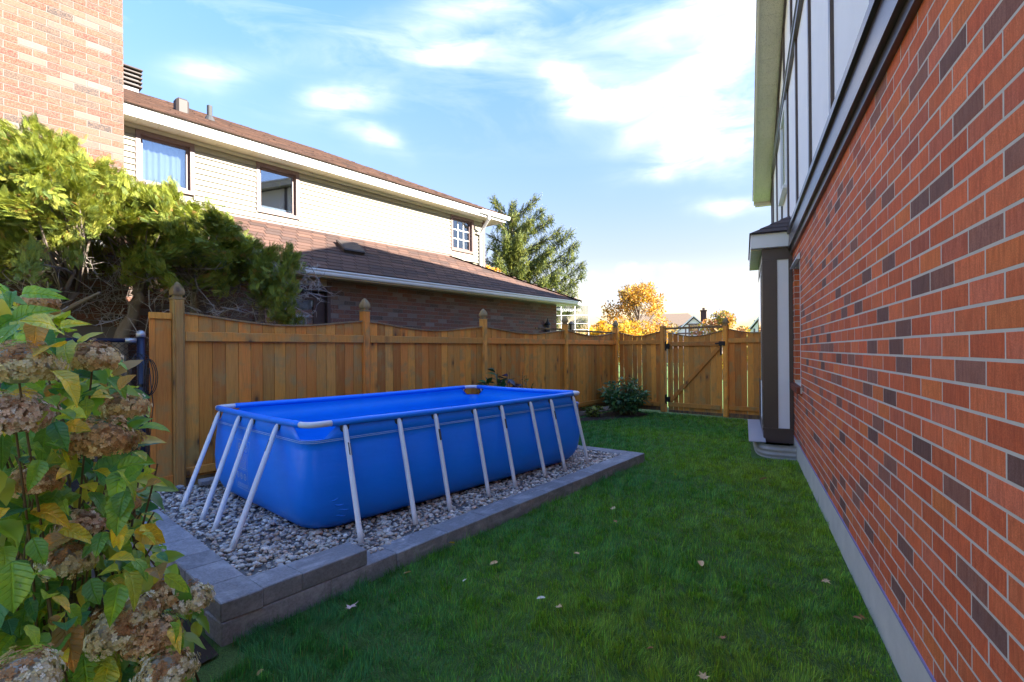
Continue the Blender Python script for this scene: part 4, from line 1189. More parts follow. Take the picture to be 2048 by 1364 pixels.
# ------------------------------------------------------------------ pool
def pool():
    PC = Vector((-1.1766, 6.3073, 0)); PH = 42.0
    r = root('framed_pool', PC, PH, 'rectangular blue vinyl garden pool on splayed white tube legs', 'pool')
    RZ = 1.045; HX, HY = 1.98, 1.10; BZ = .10
    # profile: (height, outward offset, corner radius)
    prof = [(RZ - .012, -.004, .14), (RZ - .06, .006, .14), (RZ - .125, .012, .13), (RZ - .135, .004, .13), (.82, .014, .15), (.68, .030, .17), (.54, .040, .19), (.40, .038, .21), (.28, .018, .22), (.20, -.015, .23), (.145, -.06, .23), (BZ + .005, -.13, .22)]
    def ring(off, rad, nside=28, nc=8):
        hx, hy = HX + off, HY + off; pts = []
        cs = [((hx - rad), -(hy - rad), -90), ((hx - rad), (hy - rad), 0), (-(hx - rad), (hy - rad), 90), (-(hx - rad), -(hy - rad), 180)]
        for k, (cx, cy, a0) in enumerate(cs):
            for i in range(nc + 1):
                a = R(a0 + 90 * i / nc); pts.append((cx + rad * math.cos(a), cy + rad * math.sin(a), 1))
            nx = cs[(k + 1) % 4]; a = R(a0 + 90)
            p0 = (cx + rad * math.cos(a), cy + rad * math.sin(a)); b0 = R(nx[2]); p1 = (nx[0] + rad * math.cos(b0), nx[1] + rad * math.sin(b0))
            for i in range(1, nside): t = i / nside; pts.append((p0[0] + (p1[0] - p0[0]) * t, p0[1] + (p1[1] - p0[1]) * t, 0))
        return pts
    cut = .30                                     # length of the open corner along each side
    vs = []; rings = []
    for j, (z, off, rad) in enumerate(prof):
        pts = ring(off, rad); row = []
        for (x, y, c) in pts:
            zz = z
            dx = HX - abs(x); dy = HY - abs(y); dd = dx + dy
            if j < 3:
                e = min(1, max(0, (cut - dd) / .16)); e = e * e * (3 - 2 * e)
                zz = z - e * (z - (RZ - .128)) * (1 - .0 * j)
            else:                                  # belly between the legs on long walls
                pass
            bul = 0.0
            if 3 < j < 9 and c == 0:
                u = x if abs(y) > abs(x) * HY / HX else y
                bul = .007 * (1 + math.cos(u * 7.0)) * math.sin((j - 3) / 6 * math.pi)
            nx, ny = (0, math.copysign(1, y)) if dy < dx else (math.copysign(1, x), 0)
            row.append((x + nx * bul, y + ny * bul, zz))
        rings.append(row); vs += row
    n = len(rings[0]); m = len(prof)
    fs = [(j * n + i, (j + 1) * n + i, (j + 1) * n + (i + 1) % n, j * n + (i + 1) % n) for j in range(m - 1) for i in range(n)]
    fs.append(tuple((m - 1) * n + i for i in range(n)))
    MB().add(vs, fs).build('liner', m_vinyl, r, smooth=True)
    # inner skin and floor
    iv = []
    for j, (z, off, rad) in enumerate(prof[:-1]):
        for i, (x, y, c) in enumerate(ring(off - .008, rad)): iv.append((x, y, rings[j][i][2] - .001))
    k = len(prof) - 1
    ifs = [(j * n + i, j * n + (i + 1) % n, (j + 1) * n + (i + 1) % n, (j + 1) * n + i) for j in range(k - 1) for i in range(n)] + [tuple((k - 1) * n + i for i in range(n - 1, -1, -1))]
    MB().add(iv, ifs).build('inner_liner', m_vinylin, r, smooth=True, recalc=False)
    # sleeves round the top tubes and white corner tubes
    rt = .026
    for (a, b_) in (((-HX + .21, -HY), (HX - .21, -HY)), ((HX - .21, HY), (-HX + .21, HY)), ((HX, -HY + .12), (HX, HY - .12)), ((-HX, HY - .12), (-HX, -HY + .12))):
        nseg = 14; pts = []
        for i in range(nseg + 1):
            t = i / nseg; pts.append((a[0] + (b_[0] - a[0]) * t, a[1] + (b_[1] - a[1]) * t, RZ - .010 * math.sin(math.pi * t)))
        MB().tube(pts, rt + .004, 12).build('rim_sleeve', m_vinyl, r, smooth=True)
    for sx_ in (1, -1):
        for sy_ in (1, -1):
            rad = .11; pts = [(sx_ * (HX - .30), sy_ * HY, RZ), (sx_ * (HX - rad - .02), sy_ * HY, RZ)]
            for i in range(9):
                a = R(90 * i / 8); pts.append((sx_ * (HX - rad + rad * math.sin(a)), sy_ * (HY - rad + rad * math.cos(a)), RZ))
            pts += [(sx_ * HX, sy_ * (HY - rad - .03), RZ), (sx_ * HX, sy_ * (HY - .2), RZ)]
            MB().tube(pts, rt, 12).build('corner_tube', m_pipew, r, smooth=True)
    # stitched seams below the sleeve
    for dz in (.137, .150):
        pts = [(x, y, RZ - dz) for (x, y, c) in ring(.0165, .13)]; pts.append(pts[0])
        MB().tube(pts, .0022, 5, cap=False).build('seam', m_print, r)
    # legs
    front = [(-1.653, -1.787, -1.585, .15), (-1.093, -1.19, -1.49, .12), (-.654, -.697, -1.385, .10), (-.104, -.121, -1.345, .10), (.324, .317, -1.332, .10), (.849, .903, -1.30, .10), (1.263, 1.329, -1.29, .10), (1.767, 1.90, -1.26, .10)]
    left = [(.91, -2.46, .50, .15), (.334, -2.452, -.05, .15), (-.007, -2.472, -.43, .15), (-.563, -2.523, -.99, .16)]
    def leg(top, bot, axis, sticker):
        t = Vector(top); b_ = Vector(bot); inn = Vector(axis)
        d = (b_ - t).normalized()
        pts = [t - inn * .022 + Vector((0, 0, .015)), t - inn * .014 + Vector((0, 0, .014)), t - inn * .004 + Vector((0, 0, .002)), t + d * .035, t + d * .12, b_ - d * .10, b_]
        o = MB().tube(pts, [.019, .020, .021, .022, .022, .022, .0225], 12).build('leg', m_pipew, r, smooth=True)
        g = MB().lathe([(.042, -.004), (.046, .0), (.042, .004)], 14).build('grommet', m_grom, o)
        g.location = t - inn * .011 + Vector((0, 0, .010)); g.rotation_euler = inn.to_track_quat('Z', 'Y').to_euler()
        if sticker:
            q = d.cross(inn).normalized(); a = t + d * .13; c_ = t + d * .24
            if q.x < 0 and abs(inn.y) > .5: q = -q
            if abs(inn.x) > .5 and q.y < 0: q = -q
            e = (inn * .92 + q * .38).normalized(); w = (d.cross(e)).normalized() * .017
            MB().add([a + e * .0225 - w, a + e * .0225 + w, c_ + e * .0225 + w, c_ + e * .0225 - w, a + e * .018 - w, a + e * .018 + w, c_ + e * .018 + w, c_ + e * .018 - w],
                     [(0, 1, 2, 3), (4, 7, 6, 5), (0, 4, 5, 1), (2, 6, 7, 3), (0, 3, 7, 4), (1, 5, 6, 2)]).build('black_label', m_sticker, o)
    for i, (x, bx, by, bz) in enumerate(front):
        leg((x, -HY - .022, RZ - .055), (bx, by, bz), (0, -1, 0), i % 2 == 0 and i < 7)
        leg((x, HY + .022, RZ - .055), (x + .02, HY + .36, .12), (0, 1, 0), False)
    for i, (y, bx, by, bz) in enumerate(left):
        leg((-HX - .022, y, RZ - .055), (bx, by, bz), (-1, 0, 0), i in (0, 3))
        leg((HX + .022, y, RZ - .055), (HX + .40, y, .10), (1, 0, 0), False)
    # pale printed notice on the near end: frame, text lines and round icons
    pm = MB()
    def surf(y, z):
        o = .0
        for (z1, o1, _), (z0, o0, _) in zip(prof[:-1], prof[1:]):
            if z0 <= z <= z1: o = o0 + (o1 - o0) * (z - z0) / max(1e-6, z1 - z0)
        j = 3 + (RZ - .13 - z) / .11
        bul = .007 * (1 + math.cos(y * 7.0)) * math.sin(max(0, min(1, (j - 3) / 6)) * math.pi)
        return -(HX + o + max(0, bul)) - .005
    def strip(ya, yb, za, zb):
        n_ = max(1, int(abs(zb - za) / .03)); 
        for i in range(n_):
            z0 = za + (zb - za) * i / n_; z1 = za + (zb - za) * (i + 1) / n_
            pm.add([(surf(ya, z0), ya, z0), (surf(yb, z0), yb, z0), (surf(yb, z1), yb, z1), (surf(ya, z1), ya, z1)], [(0, 1, 2, 3)])
    y0, y1, z0, z1 = .02, .36, .30, .78
    def hl(z, a, b_, t=.004):
        k = 8
        for i in range(k): strip(a + (b_ - a) * i / k, a + (b_ - a) * (i + 1) / k, z, z + t)
    hl(z1, y0, y1); hl(z0, y0, y1)
    strip(y0, y0 + .004, z0, z1); strip(y1 - .004, y1, z0, z1)
    hl(.66, y0 + .02, y1 - .02, .003); hl(.52, y0 + .02, y1 - .02, .006); hl(.505, y0 + .02, y1 - .1, .003)
    rr = random.Random(4)
    for z in (.645, .633, .621, .609, .597, .585, .573, .561, .549, .537, .36, .348, .336, .324):
        y = y0 + .03
        while y < y1 - .05:
            w_ = rr.uniform(.015, .05); hl(z, y, min(y + w_, y1 - .03), .0045); y += w_ + rr.uniform(.006, .012)
    for (cy, cz, r_) in ((.09, .715, .036), (.19, .715, .036), (.29, .715, .036), (.09, .44, .032), (.19, .44, .032), (.285, .44, .032)):
        for i in range(18):
            a0, a1 = 2 * math.pi * i / 18, 2 * math.pi * (i + 1) / 18
            q = [(cy + rq * math.cos(a), cz + rq * math.sin(a)) for rq, a in ((r_, a0), (r_, a1), (r_ - .007, a1), (r_ - .007, a0))]
            pm.add([(surf(y, z), y, z) for y, z in q], [(0, 1, 2, 3)])
        strip(cy - .004, cy + .004, cz - r_ * .55, cz + r_ * .5)
        hl(cz, cy - r_ * .5, cy + r_ * .5, .005)
    pm.build('warning_print', m_print, r)
    for i in range(7):                                    # creases low on the near corner of the long wall
        z = .24 + i * .055; x0 = -HX + .17 + rr.uniform(0, .05); L_ = rr.uniform(.10, .20)
        o_ = 0.0
        for (z1, o1, _), (z0, o0, _) in zip(prof[:-1], prof[1:]):
            if z0 <= z <= z1: o_ = o0 + (o1 - o0) * (z - z0) / max(1e-6, z1 - z0)
        pts = [(x0 + L_ * t / 6, -(HY + o_) + .0045 - .003 * math.sin(math.pi * t / 6), z + .012 * math.sin(t * .9 + i)) for t in range(7)]
        MB().tube(pts, [.002, .006, .009, .010, .009, .006, .002], 8).build('crease', m_vinyl, r, smooth=True)
pool()
# ------------------------------------------------------------------ far houses, trees and the white frame beyond the fence
def tudor(name, loc, heading, lab, w=4.2, full=True):
    h = root(name, loc, heading, lab, 'house')
    hw = w / 2; ez, pz = 2.9, 4.9
    MB().box(-hw, hw, 0, 7, -1.5, ez).prism([(-hw, ez), (hw, ez), (0, pz - .15)], .0, 7).build('wall', m_stucco, h)
    rf = MB()
    for s in (1, -1):
        vs = [(s * (hw + .35), y, ez - .25) for y in (-.35, 7.2)] + [(0, y, pz + .05) for y in (-.35, 7.2)] + [(s * (hw + .35), y, ez - .10) for y in (-.35, 7.2)] + [(0, y, pz + .2) for y in (-.35, 7.2)]
        rf.add(vs, [(0, 1, 3, 2), (4, 6, 7, 5), (0, 2, 6, 4), (1, 5, 7, 3), (0, 4, 5, 1)], (.09, .08, .085))
    rf.build('roof', m_shingm, h)
    bg = MB()
    for s in (1, -1):
        vs = [(s * (hw + .36), -.37, ez - .27), (0, -.37, pz + .03), (0, -.37, pz + .22), (s * (hw + .36), -.37, ez - .06)]
        bg.add(vs + [(x, -.33, z) for x, _, z in vs], [(0, 1, 2, 3), (4, 7, 6, 5), (0, 4, 5, 1), (2, 6, 7, 3), (0, 3, 7, 4)])
    bg.build('barge_board', m_white, h)
    t = MB()
    for x in (-hw + .1, -.95, -.55, .55, .95, hw - .1):
        zt = pz - .3 - abs(x) * (pz - ez) / hw
        t.box(x - .07, x + .07, -.05, -.004, ez - 1.6, max(zt, ez))
    t.box(-hw, hw, -.06, -.005, ez - .1, ez + .08).box(-1, 1, -.058, -.005, ez + 1.05, ez + 1.18).box(-hw, hw, -.06, -.005, ez - 1.1, ez - .95)
    t.build('half_timbering', m_brown2, h)
    wdw = MB().box(-.52, .52, -.045, -.01, ez + .22, ez + 1.02).build('window', m_brown2, h)
    MB().box(-.44, -.03, -.055, -.046, ez + .3, ez + .95).build('pane', m_glass, wdw); MB().box(.03, .44, -.055, -.046, ez + .3, ez + .95).build('pane', m_glass, wdw)
    if full:
        MB().cbox(.75, 1.45, 2.2, 2.9, 0, 5.75, .03).cbox(.68, 1.52, 2.13, 2.97, 5.75, 5.9, .02).build('chimney', m_chim, h)
        MB().box(.95, 1.25, 2.4, 2.7, 5.9, 6.2).build('chimney_pot', m_brown2, h)
        # main block behind with a large pale brown roof
        MB().box(-10, 2, 4, 12, -1.5, 2.8).build('main_wall', m_stucco, h)
        MB().add([(-10.4, 3.5, 2.7), (2.4, 3.5, 2.7), (-1.0, 8, 5.95), (-8, 8, 5.95), (2.4, 12.5, 2.7), (-10.4, 12.5, 2.7)], [(0, 1, 2, 3), (1, 4, 2), (4, 5, 3, 2), (5, 0, 3)], (.26, .19, .13)).build('main_roof', m_shingm, h)
        MB().add([(-4, -3.2, 1.0), (4.4, -3.2, 1.0), (4.4, -.1, 2.05), (-4, -.1, 2.05), (-4, -3.2, -1), (4.4, -3.2, -1), (4.4, -.1, -1), (-4, -.1, -1)], [(0, 1, 2, 3), (0, 4, 5, 1), (1, 5, 6, 2), (0, 3, 7, 4)], (.25, .19, .16)).build('porch_roof', m_shingm, h)
    return h
m_chim = plain('dark_chimney_brick', (.06, .035, .032), .9, .3, 8)
tudor('tudor_house', at(1388, 701, 62) - Vector((0, 0, EYE - .9)), 112, 'distant half timbered house with a white gable and dark chimney beyond the gate')
tudor('tudor_house', at(1532, 701, 46) - Vector((0, 0, EYE - .4)), 122, 'distant half timbered gable mostly hidden behind the white bay', 2.9, False)

def white_frame():
    Y = 17.5
    c = at(1146, 701, Y); r = root('white_frame', Vector((c.x, c.y, 0)), 96, 'white tube frame with clear sheets and small white lettering behind the fence corner', 'frame')
    f = lambda px: (px - 1146) / 1000 * Y
    z = lambda py: EYE + (701 - py) / 1000 * Y
    xs = [f(1112), f(1123), f(1150.5), f(1177)]; zs = [z(661), z(648.5), z(632), z(612)]
    for i, x in enumerate(xs): MB().tube([(x, 0, 0 if i in (0, 2, 3) else zs[0]), (x, 0, zs[3])], .016, 8).build('upright', m_white, r)
    for q in zs: MB().tube([(xs[0], -.012, q), (xs[-1], -.012, q)], .013, 8).build('crossbar', m_white, r)
    for i in range(3):
        for j in range(3): MB().box(xs[i] + .01, xs[i + 1] - .01, .004, .007, zs[j] + .01, zs[j + 1] - .01).build('sheet', m_clear, r)
    cu = bpy.data.curves.new('lettering', 'FONT'); cu.body = 'SAMBA'; cu.size = .135; cu.extrude = .003; cu.align_x = 'CENTER'; cu.space_character = 1.15
    o = bpy.data.objects.new('lettering_tmp', cu); COL.objects.link(o)
    me = bpy.data.meshes.new_from_object(o.evaluated_get(bpy.context.evaluated_depsgraph_get())); bpy.data.objects.remove(o)
    me.materials.clear(); me.materials.append(m_white); me.name = 'lettering'
    link('lettering', me, r, (f(1136.5), -.004, z(624.5)), (R(90), 0, 0))
    l = root('garden_lamp', Vector((f(1139) + c.x, c.y - .6, 0)), 90, 'small dark lamp on a thin post just right of the fourth fence finial', 'lamp')
    MB().tube([(0, 0, 0), (0, 0, 2.25)], .02, 8).build('lamp_post', m_black, l); MB().lathe([(.02, 2.25), (.08, 2.3), (.10, 2.5), (.12, 2.53), (.03, 2.62)], 8).build('lamp_head', m_black, l)
white_frame()

LEAF_T = np.array([(0, 0, 0), (.5, .45, .12), (0, 1, 0), (-.5, .45, .12)], float)
LEAF_F = [np.array([[0, 1, 2], [0, 2, 3]])]
def rand_dirs(rnd, n):
    v = rnd.normal(size=(n, 3)); return v / np.linalg.norm(v, axis=1, keepdims=True)
def leaf_cloud(name, rnd, centers, radii, n, size, pal, w, mat, parent, tv=LEAF_T, tf=LEAF_F, up_bias=0.2, hollow=.55, aspect=.8, squash=.85):
    k = rnd.choice(len(centers), n, p=np.array(radii) ** 2 / np.sum(np.array(radii) ** 2))
    d = rand_dirs(rnd, n); rr = (hollow + (1 - hollow) * rnd.random(n) ** .6)
    off = d * (np.array(radii)[k] * rr)[:, None]; off[:, 2] *= squash
    loc = np.array(centers)[k] + off
    f = d * .8 + rand_dirs(rnd, n) * .9; f[:, 2] += up_bias
    M = basis(f, rand_dirs(rnd, n) + np.array([0, 0, .8]))
    s = size * rnd.uniform(.6, 1.35, n)
    M = M * np.stack([s * aspect, s, s], axis=1)[:, None, :]
    cl = np.array([pick(rnd, pal, w) for _ in range(len(centers))])
    c = np.where(rnd.random((n, 1)) < .55, cl[k], np.array(pal)[rnd.choice(len(pal), n, p=np.array(w) / sum(w))]) * rnd.uniform(.75, 1.25, (n, 1))
    o = link(name, scatter(name, tv, tf, M, loc, np.clip(c, 0, 1), mat), parent)
    return o

def autumn_tree(lab, base, H, Rr, pal, w, n, seed, size, trunk_r=.16, low=.25, cat='tree', nc=34, sparse=False):
    rnd = np.random.default_rng(seed)
    r = root('autumn_tree', base, 90, lab, cat)
    t = MB(); top = Vector((.0, 0, H * .75))
    t.tube([(0, 0, -.5), (.05, 0, H * .25), (-.05, .05, H * .5), top], [trunk_r, trunk_r * .8, trunk_r * .55, trunk_r * .2], 8)
    cs, rs = [], []
    for i in range(nc):
        z = H * (low + (1 - low) * rnd.random()); f = (z / H - low) / (1 - low)
        rad = Rr * (math.sin(math.pi * min(1, .16 + .80 * f)) ** .7) * math.sqrt(rnd.random()); a = rnd.uniform(0, 6.28)
        c = Vector((rad * math.cos(a), rad * math.sin(a), z)); cs.append(c[:]); rs.append(rnd.uniform(.16, .32) * Rr)
        b0 = Vector((0, 0, max(.1, z - Rr * .7)))
        t.tube([b0, b0.lerp(c, .55) + Vector((0, 0, .1)), c + (c - b0) * .22], [trunk_r * .28, trunk_r * .16, .012], 5)
    for i in range(nc):
        c = Vector(cs[i])
        for _ in range(2):
            d = Vector(rand_dirs(rnd, 1)[0]) * rs[i] * 1.5; d.z = abs(d.z)
            t.tube([c, c + d * .6, c + d], [.03, .018, .006], 4)
    t.build('trunk', m_bark, r)
    leaf_cloud('crown', rnd, cs, rs, n, size, pal, w, m_leafcard, r, hollow=.2)
    return r
YEL = [(.62, .36, .03), (.68, .44, .05), (.50, .24, .03), (.42, .33, .06), (.30, .28, .07)]
autumn_tree('tall golden autumn tree with thinning crown behind the fence corner', at(1278, 701, 36) - Vector((0, 0, EYE)), 6.1, 2.4, [(.50, .25, .04), (.56, .31, .05), (.36, .19, .05), (.60, .40, .07), (.30, .22, .09)], [5, 4, 4, 3, 2], 9000, 41, .15, nc=60)
autumn_tree('broad bright yellow tree just left of the tall golden tree', at(1208, 701, 33) - Vector((0, 0, EYE)), 3.5, 1.35, YEL, [6, 6, 1, 1, 1], 5000, 42, .15)
autumn_tree('low bright yellow tree in front of the tall golden tree trunk', at(1256, 701, 31) - Vector((0, 0, EYE)), 3.1, 1.7, YEL, [6, 6, 2, 2, 1], 5500, 43, .14, nc=40)
autumn_tree('rounded orange and green tree above the gate latch post', at(1444, 701, 27) - Vector((0, 0, EYE)), 3.5, 1.5, [(.46, .20, .07), (.42, .32, .05), (.20, .24, .06), (.50, .38, .06), (.36, .14, .08)], [4, 4, 4, 3, 2], 5200, 44, .12)
autumn_tree('small yellow green tree beside the distant gable near the bay', at(1494, 701, 38) - Vector((0, 0, EYE)), 3.1, .9, [(.36, .34, .07), (.22, .26, .07), (.48, .40, .08)], [4, 3, 3], 2500, 45, .14)
autumn_tree('low yellow shrub showing between the siding corner and the spruce', at(982, 701, 20) - Vector((0, 0, EYE)), 5.0, .9, YEL, [5, 4, 4, 1, 1], 1500, 46, .14)

def sprig(n, L, rnd, flat=False):
    vs, fs = [], []
    for i in range(n):
        t = (i + .5) / n; a = rnd.uniform(0, 6.28); l = L * (1.0 - .5 * t) * rnd.uniform(.7, 1.1)
        side = (math.cos(a), math.sin(a)); b = np.array((0, t, 0)); e = b + np.array((side[0] * l, l * .75, side[1] * l)); w = np.array((-side[1], 0, side[0])) * .055
        k = len(vs); vs += [b - w, b + w, e]; fs.append((k, k + 1, k + 2))
    return np.array(vs), [np.array(fs)]

def spruce():
    rnd = np.random.default_rng(77)
    D0 = 24.0
    base = at(1022, 701, D0 + .4) - Vector((0, 0, EYE))
    r = root('spruce_tree', base, 90, 'big dark green spruce with upswept branches behind the neighbour roof', 'tree')
    t = MB(); H = 8.6
    t.tube([(0, 0, -1), (0, 0, 3), (.05, 0, 6), (.1, 0, H)], [.30, .24, .14, .03], 10)
    tips = [(985, 398, 1.2), (1027, 405, .3), (1074, 395, .2), (1085, 421, -.6), (1101, 436, .5), (1122, 460, .2), (1141, 466, -.5), (1153, 489, .4), (1146, 514, -.8), (1166, 528, .2), (1164, 551, .9), (1150, 585, -.3), (1060, 440, -1.0), (1040, 470, -1.4), (1100, 500, -1.3), (1120, 545, -1.2), (1090, 560, -1.7), (1050, 520, -1.8), (1010, 470, -1.6), (1130, 600, -1), (995, 520, -1.2), (1075, 600, -1.6), (1155, 610, .2), (1168, 640, .5)]
    P, F_, S = [], [], []
    def branch(tip, dens=1.0):
        tip = Vector(tip); z0 = max(.8, tip.z - .25 - .42 * math.hypot(tip.x, tip.y) * rnd.uniform(.6, 1.2)); b0 = Vector((0, 0, min(z0, H - .6)))
        mid = b0.lerp(tip, .55) - Vector((0, 0, .22 * (tip - b0).length * .45))
        pts = []
        for i in range(9):
            u = i / 8; pts.append(b0 * (1 - u) ** 2 + mid * 2 * u * (1 - u) + tip * u * u)
        t.tube(pts, [.05 * (1 - i / 9) + .008 for i in range(9)], 5)
        L = (tip - b0).length; n = int(L * 95 * dens)
        for _ in range(n):
            u = rnd.random() ** .75; p = b0 * (1 - u) ** 2 + mid * 2 * u * (1 - u) + tip * u * u
            tg = (mid - b0) * (1 - u) + (tip - mid) * u; tg.normalize()
            d = Vector(rand_dirs(rnd, 1)[0])
            hang = rnd.random() < .62 * (1 - u * .7)
            f = (d * .35 + Vector((0, 0, -.95)) + tg * .25) if hang else (tg * .9 + d * .6 + Vector((0, 0, .1)))
            P.append((p + d * .10)[:]); F_.append(f[:]); S.append(rnd.uniform(.22, .46) if hang else rnd.uniform(.20, .34) * (1.1 - .3 * u))
    for (x, y, dz) in tips: branch(at(x, y, D0 + dz) - base, 1.25)
    for i in range(46):
        z = 1.2 + (H - 1.6) * (i / 46); a = i * 2.399; rad = (1.0 - z / (H + 1.2)) * 4.2 * rnd.uniform(.75, 1.0)
        x_ = rad * math.cos(a)
        branch((x_, rad * math.sin(a), z + rad * .34), .8)
    for zt in np.linspace(H - 1.6, H, 16):
        for _ in range(5): P.append((.08, 0, zt)); F_.append((rand_dirs(rnd, 1)[0] * .8 + np.array((0, 0, .7)))); S.append(rnd.uniform(.18, .3))
    t.build('trunk', m_bark, r)
    tv, tf = sprig(13, .36, rnd)
    P = np.array(P); F_ = np.array(F_, float); S = np.array(S); n = len(P)
    M = basis(F_, rand_dirs(rnd, n)) * S[:, None, None]
    pal = [(.14, .16, .030), (.085, .115, .028), (.19, .20, .035), (.055, .080, .030)]
    c = np.array(pal)[rnd.choice(4, n, p=[.35, .25, .25, .15])] * rnd.uniform(.8, 1.2, (n, 1))
    link('crown', scatter('crown', tv, tf, M, P, c, m_needle), r)
spruce()

# ------------------------------------------------------------------ cedars along the neighbour's wall
def spray_template():
    vs, fs = [], []
    def blade(b, e, w):
        b = np.array(b, float); e = np.array(e, float); d = e - b; s = np.array((-d[1], d[0], 0)); s = s / (np.linalg.norm(s) + 1e-9) * w
        k = len(vs); m = b + d * .55
        vs.extend([b, m + s, e, m - s]); fs.append((k, k + 1, k + 2, k + 3))
    blade((0, 0, 0), (0, 1, -.10), .018)
    for i in range(7):
        t = .12 + i * .12; l = .42 * (1 - t * .72)
        for s in (1, -1):
            tt = t + (.05 if s > 0 else 0)
            e = (s * l * .72, tt + l * .72, -.05 - .10 * t)
            blade((0, tt, -.1 * tt), e, .026)
            if l > .22:
                blade((s * l * .34, tt + l * .34, -.03), (s * l * .78, tt + l * .16, -.12), .022)
                blade((s * l * .45, tt + l * .45, -.03), (s * l * .50, tt + l * 1.05, -.10), .022)
    return np.array(vs), [np.array(fs)]
SPV, SPF = spray_template()
def cedars():
    poly = [(-130, 215), (0, 238), (45, 262), (110, 285), (160, 315), (215, 352), (275, 372), (330, 402), (400, 418), (455, 445), (490, 490), (520, 500), (585, 530), (560, 565), (602, 612), (560, 655), (548, 600), (500, 562), (440, 560), (380, 548), (330, 552), (250, 540), (170, 562), (120, 522), (0, 530), (-130, 530)]
    specs = [('left', 120, 'bushy yellow green cedar above the hydrangea at the far left', (90, 700), [(100, 640), (150, 590), (155, 545)], -130, 190, 5.7),
             ('main', 240, 'leaning cedar with a thick pale twisted trunk behind the chain link fence', (236, 760), [(245, 690), (272, 610), (290, 560), (300, 500)], 190, 330, 6.3),
             ('mid', 385, 'cedar with a forked grey trunk rising behind the first fence post', (372, 740), [(383, 640), (392, 570), (388, 500)], 330, 450, 6.6),
             ('right', 520, 'low green cedar arching over the fence toward the brown door', (505, 720), [(512, 660), (532, 580), (545, 520)], 450, 640, 7.2)]
    for si, (nm, cx, lab, pb, path, xa, xb, dep) in enumerate(specs):
        rnd = np.random.default_rng(100 + si)
        b = at(pb[0], pb[1], dep); base = Vector((b.x, b.y, 0))
        r = root('cedar_tree', base, 90, lab, 'tree', None)
        t = MB(); tw = MB()
        tr = .085 if si == 1 else .05
        pts = [Vector((0, 0, -.05))] + [at(x, y, dep) - base for x, y in path]
        fine = []
        for a, c_ in zip(pts[:-1], pts[1:]):
            for k in range(4): fine.append(a.lerp(c_, k / 4) + Vector(rnd.normal(size=3)) * .018)
        fine.append(pts[-1])
        n = len(fine); t.tube(fine, [tr * (1.15 - .75 * i / n) for i in range(n)], 9)
        if si == 1:
            t.tube([p + Vector((.05, -.04, 0)) + Vector(rnd.normal(size=3)) * .01 for p in fine[: n // 2 + 3]], [tr * .7 * (1.1 - .6 * i / n) for i in range(n // 2 + 3)], 7)
        if si == 2:
            for e in ((345, 530), (430, 560), (440, 500)): t.tube([pts[2], pts[2].lerp(at(*e, dep - .2) - base, .5) + Vector((0, 0, .03)), at(*e, dep - .2) - base], [.035, .025, .012], 7)
        if si == 0:
            for e in ((150, 540), (200, 585), (60, 560)): t.tube([pts[1], pts[1].lerp(at(*e, dep - .3) - base, .5) + Vector((.03, 0, .03)), at(*e, dep - .3) - base], [.035, .025, .012], 7)
        cs, rs = [], []
        tries = 0; want = int((xb - xa) * .40)
        while len(cs) < want and tries < 4000:
            tries += 1
            x, y = rnd.uniform(xa, xb), rnd.uniform(190, 660)
            if not poly_in(np.array([x]), np.array([y]), poly)[0]: continue
            if si in (0, 1) and 130 < x < 260 and y > 470 and rnd.random() < .75: continue
            if si == 3 and y > 535 and rnd.random() < .75: continue
            d = dep + rnd.uniform(-.75, .75)
            if si == 0 and y > 330: d -= .5
            c_ = at(x, y, d) - base; cs.append(c_[:]); rs.append(rnd.uniform(.11, .25))
            j = min(n - 1, int(n * rnd.uniform(.55, .98))); b0 = fine[j]
            m1 = b0.lerp(c_, .5) + Vector(rnd.normal(size=3)) * .07
            t.tube([b0, m1, c_], [.020, .013, .005], 5)
        # dead twigs under the foliage
        lo = [(x, y) for x, y in [(rnd.uniform(max(0, xa), xb), rnd.uniform(520, 640)) for _ in range(70)]]
        for (x, y) in lo:
            p0 = at(x, y, dep + rnd.uniform(-.6, .5)) - base; d = Vector(rnd.normal(size=3)); d.z *= .8; d.normalize(); L = rnd.uniform(.2, .6)
            q = [p0, p0 + d * L * .35 + Vector(rnd.normal(size=3)) * .03, p0 + d * L * .7 + Vector(rnd.normal(size=3)) * .05, p0 + d * L + Vector(rnd.normal(size=3)) * .06]
            tw.tube(q, [.006, .005, .0035, .0018], 4)
            for _ in range(2):
                e = Vector(rnd.normal(size=3)).normalized() * L * .35
                tw.tube([q[1], q[1] + e * .5 + Vector(rnd.normal(size=3)) * .02, q[1] + e], [.004, .003, .0015], 4)
        t.build('trunk', m_bark, r, smooth=True); tw.build('dead_twigs', m_twig, r, kind='stuff', recalc=False)
        N = int(want * (210 if si < 3 else 150))
        k = rnd.choice(len(cs), N); ca = np.array(cs); cen = ca[:, :].copy(); cen[:, 2] -= 1.0
        bd = cen / np.linalg.norm(cen, axis=1, keepdims=True) * .55 + rnd.normal(size=ca.shape) * .55 + np.array([.15, -.25, .25])
        bd /= np.linalg.norm(bd, axis=1, keepdims=True)
        bl = rnd.uniform(.30, .55, len(cs)); u = rnd.random(N)
        lat = np.cross(bd[k], np.array([0, 0, 1.0])) * np.where(rnd.random(N) < .5, 1, -1)[:, None]
        loc = ca[k] + bd[k] * ((u - .55) * bl[k])[:, None] + lat * (rnd.uniform(0, .11, N) * (1.15 - u))[:, None] + rnd.normal(size=(N, 3)) * .035
        loc[:, 2] -= .10 * (u - .5) ** 2
        f = bd[k] * .8 + lat * (.75 * (1.1 - u))[:, None] + rand_dirs(rnd, N) * .35 + np.array([0, 0, -.12])
        M = basis(f, np.array([0, 0, 1.0]) + rand_dirs(rnd, N) * .75)
        s = rnd.uniform(.06, .135, N); M = M * s[:, None, None]
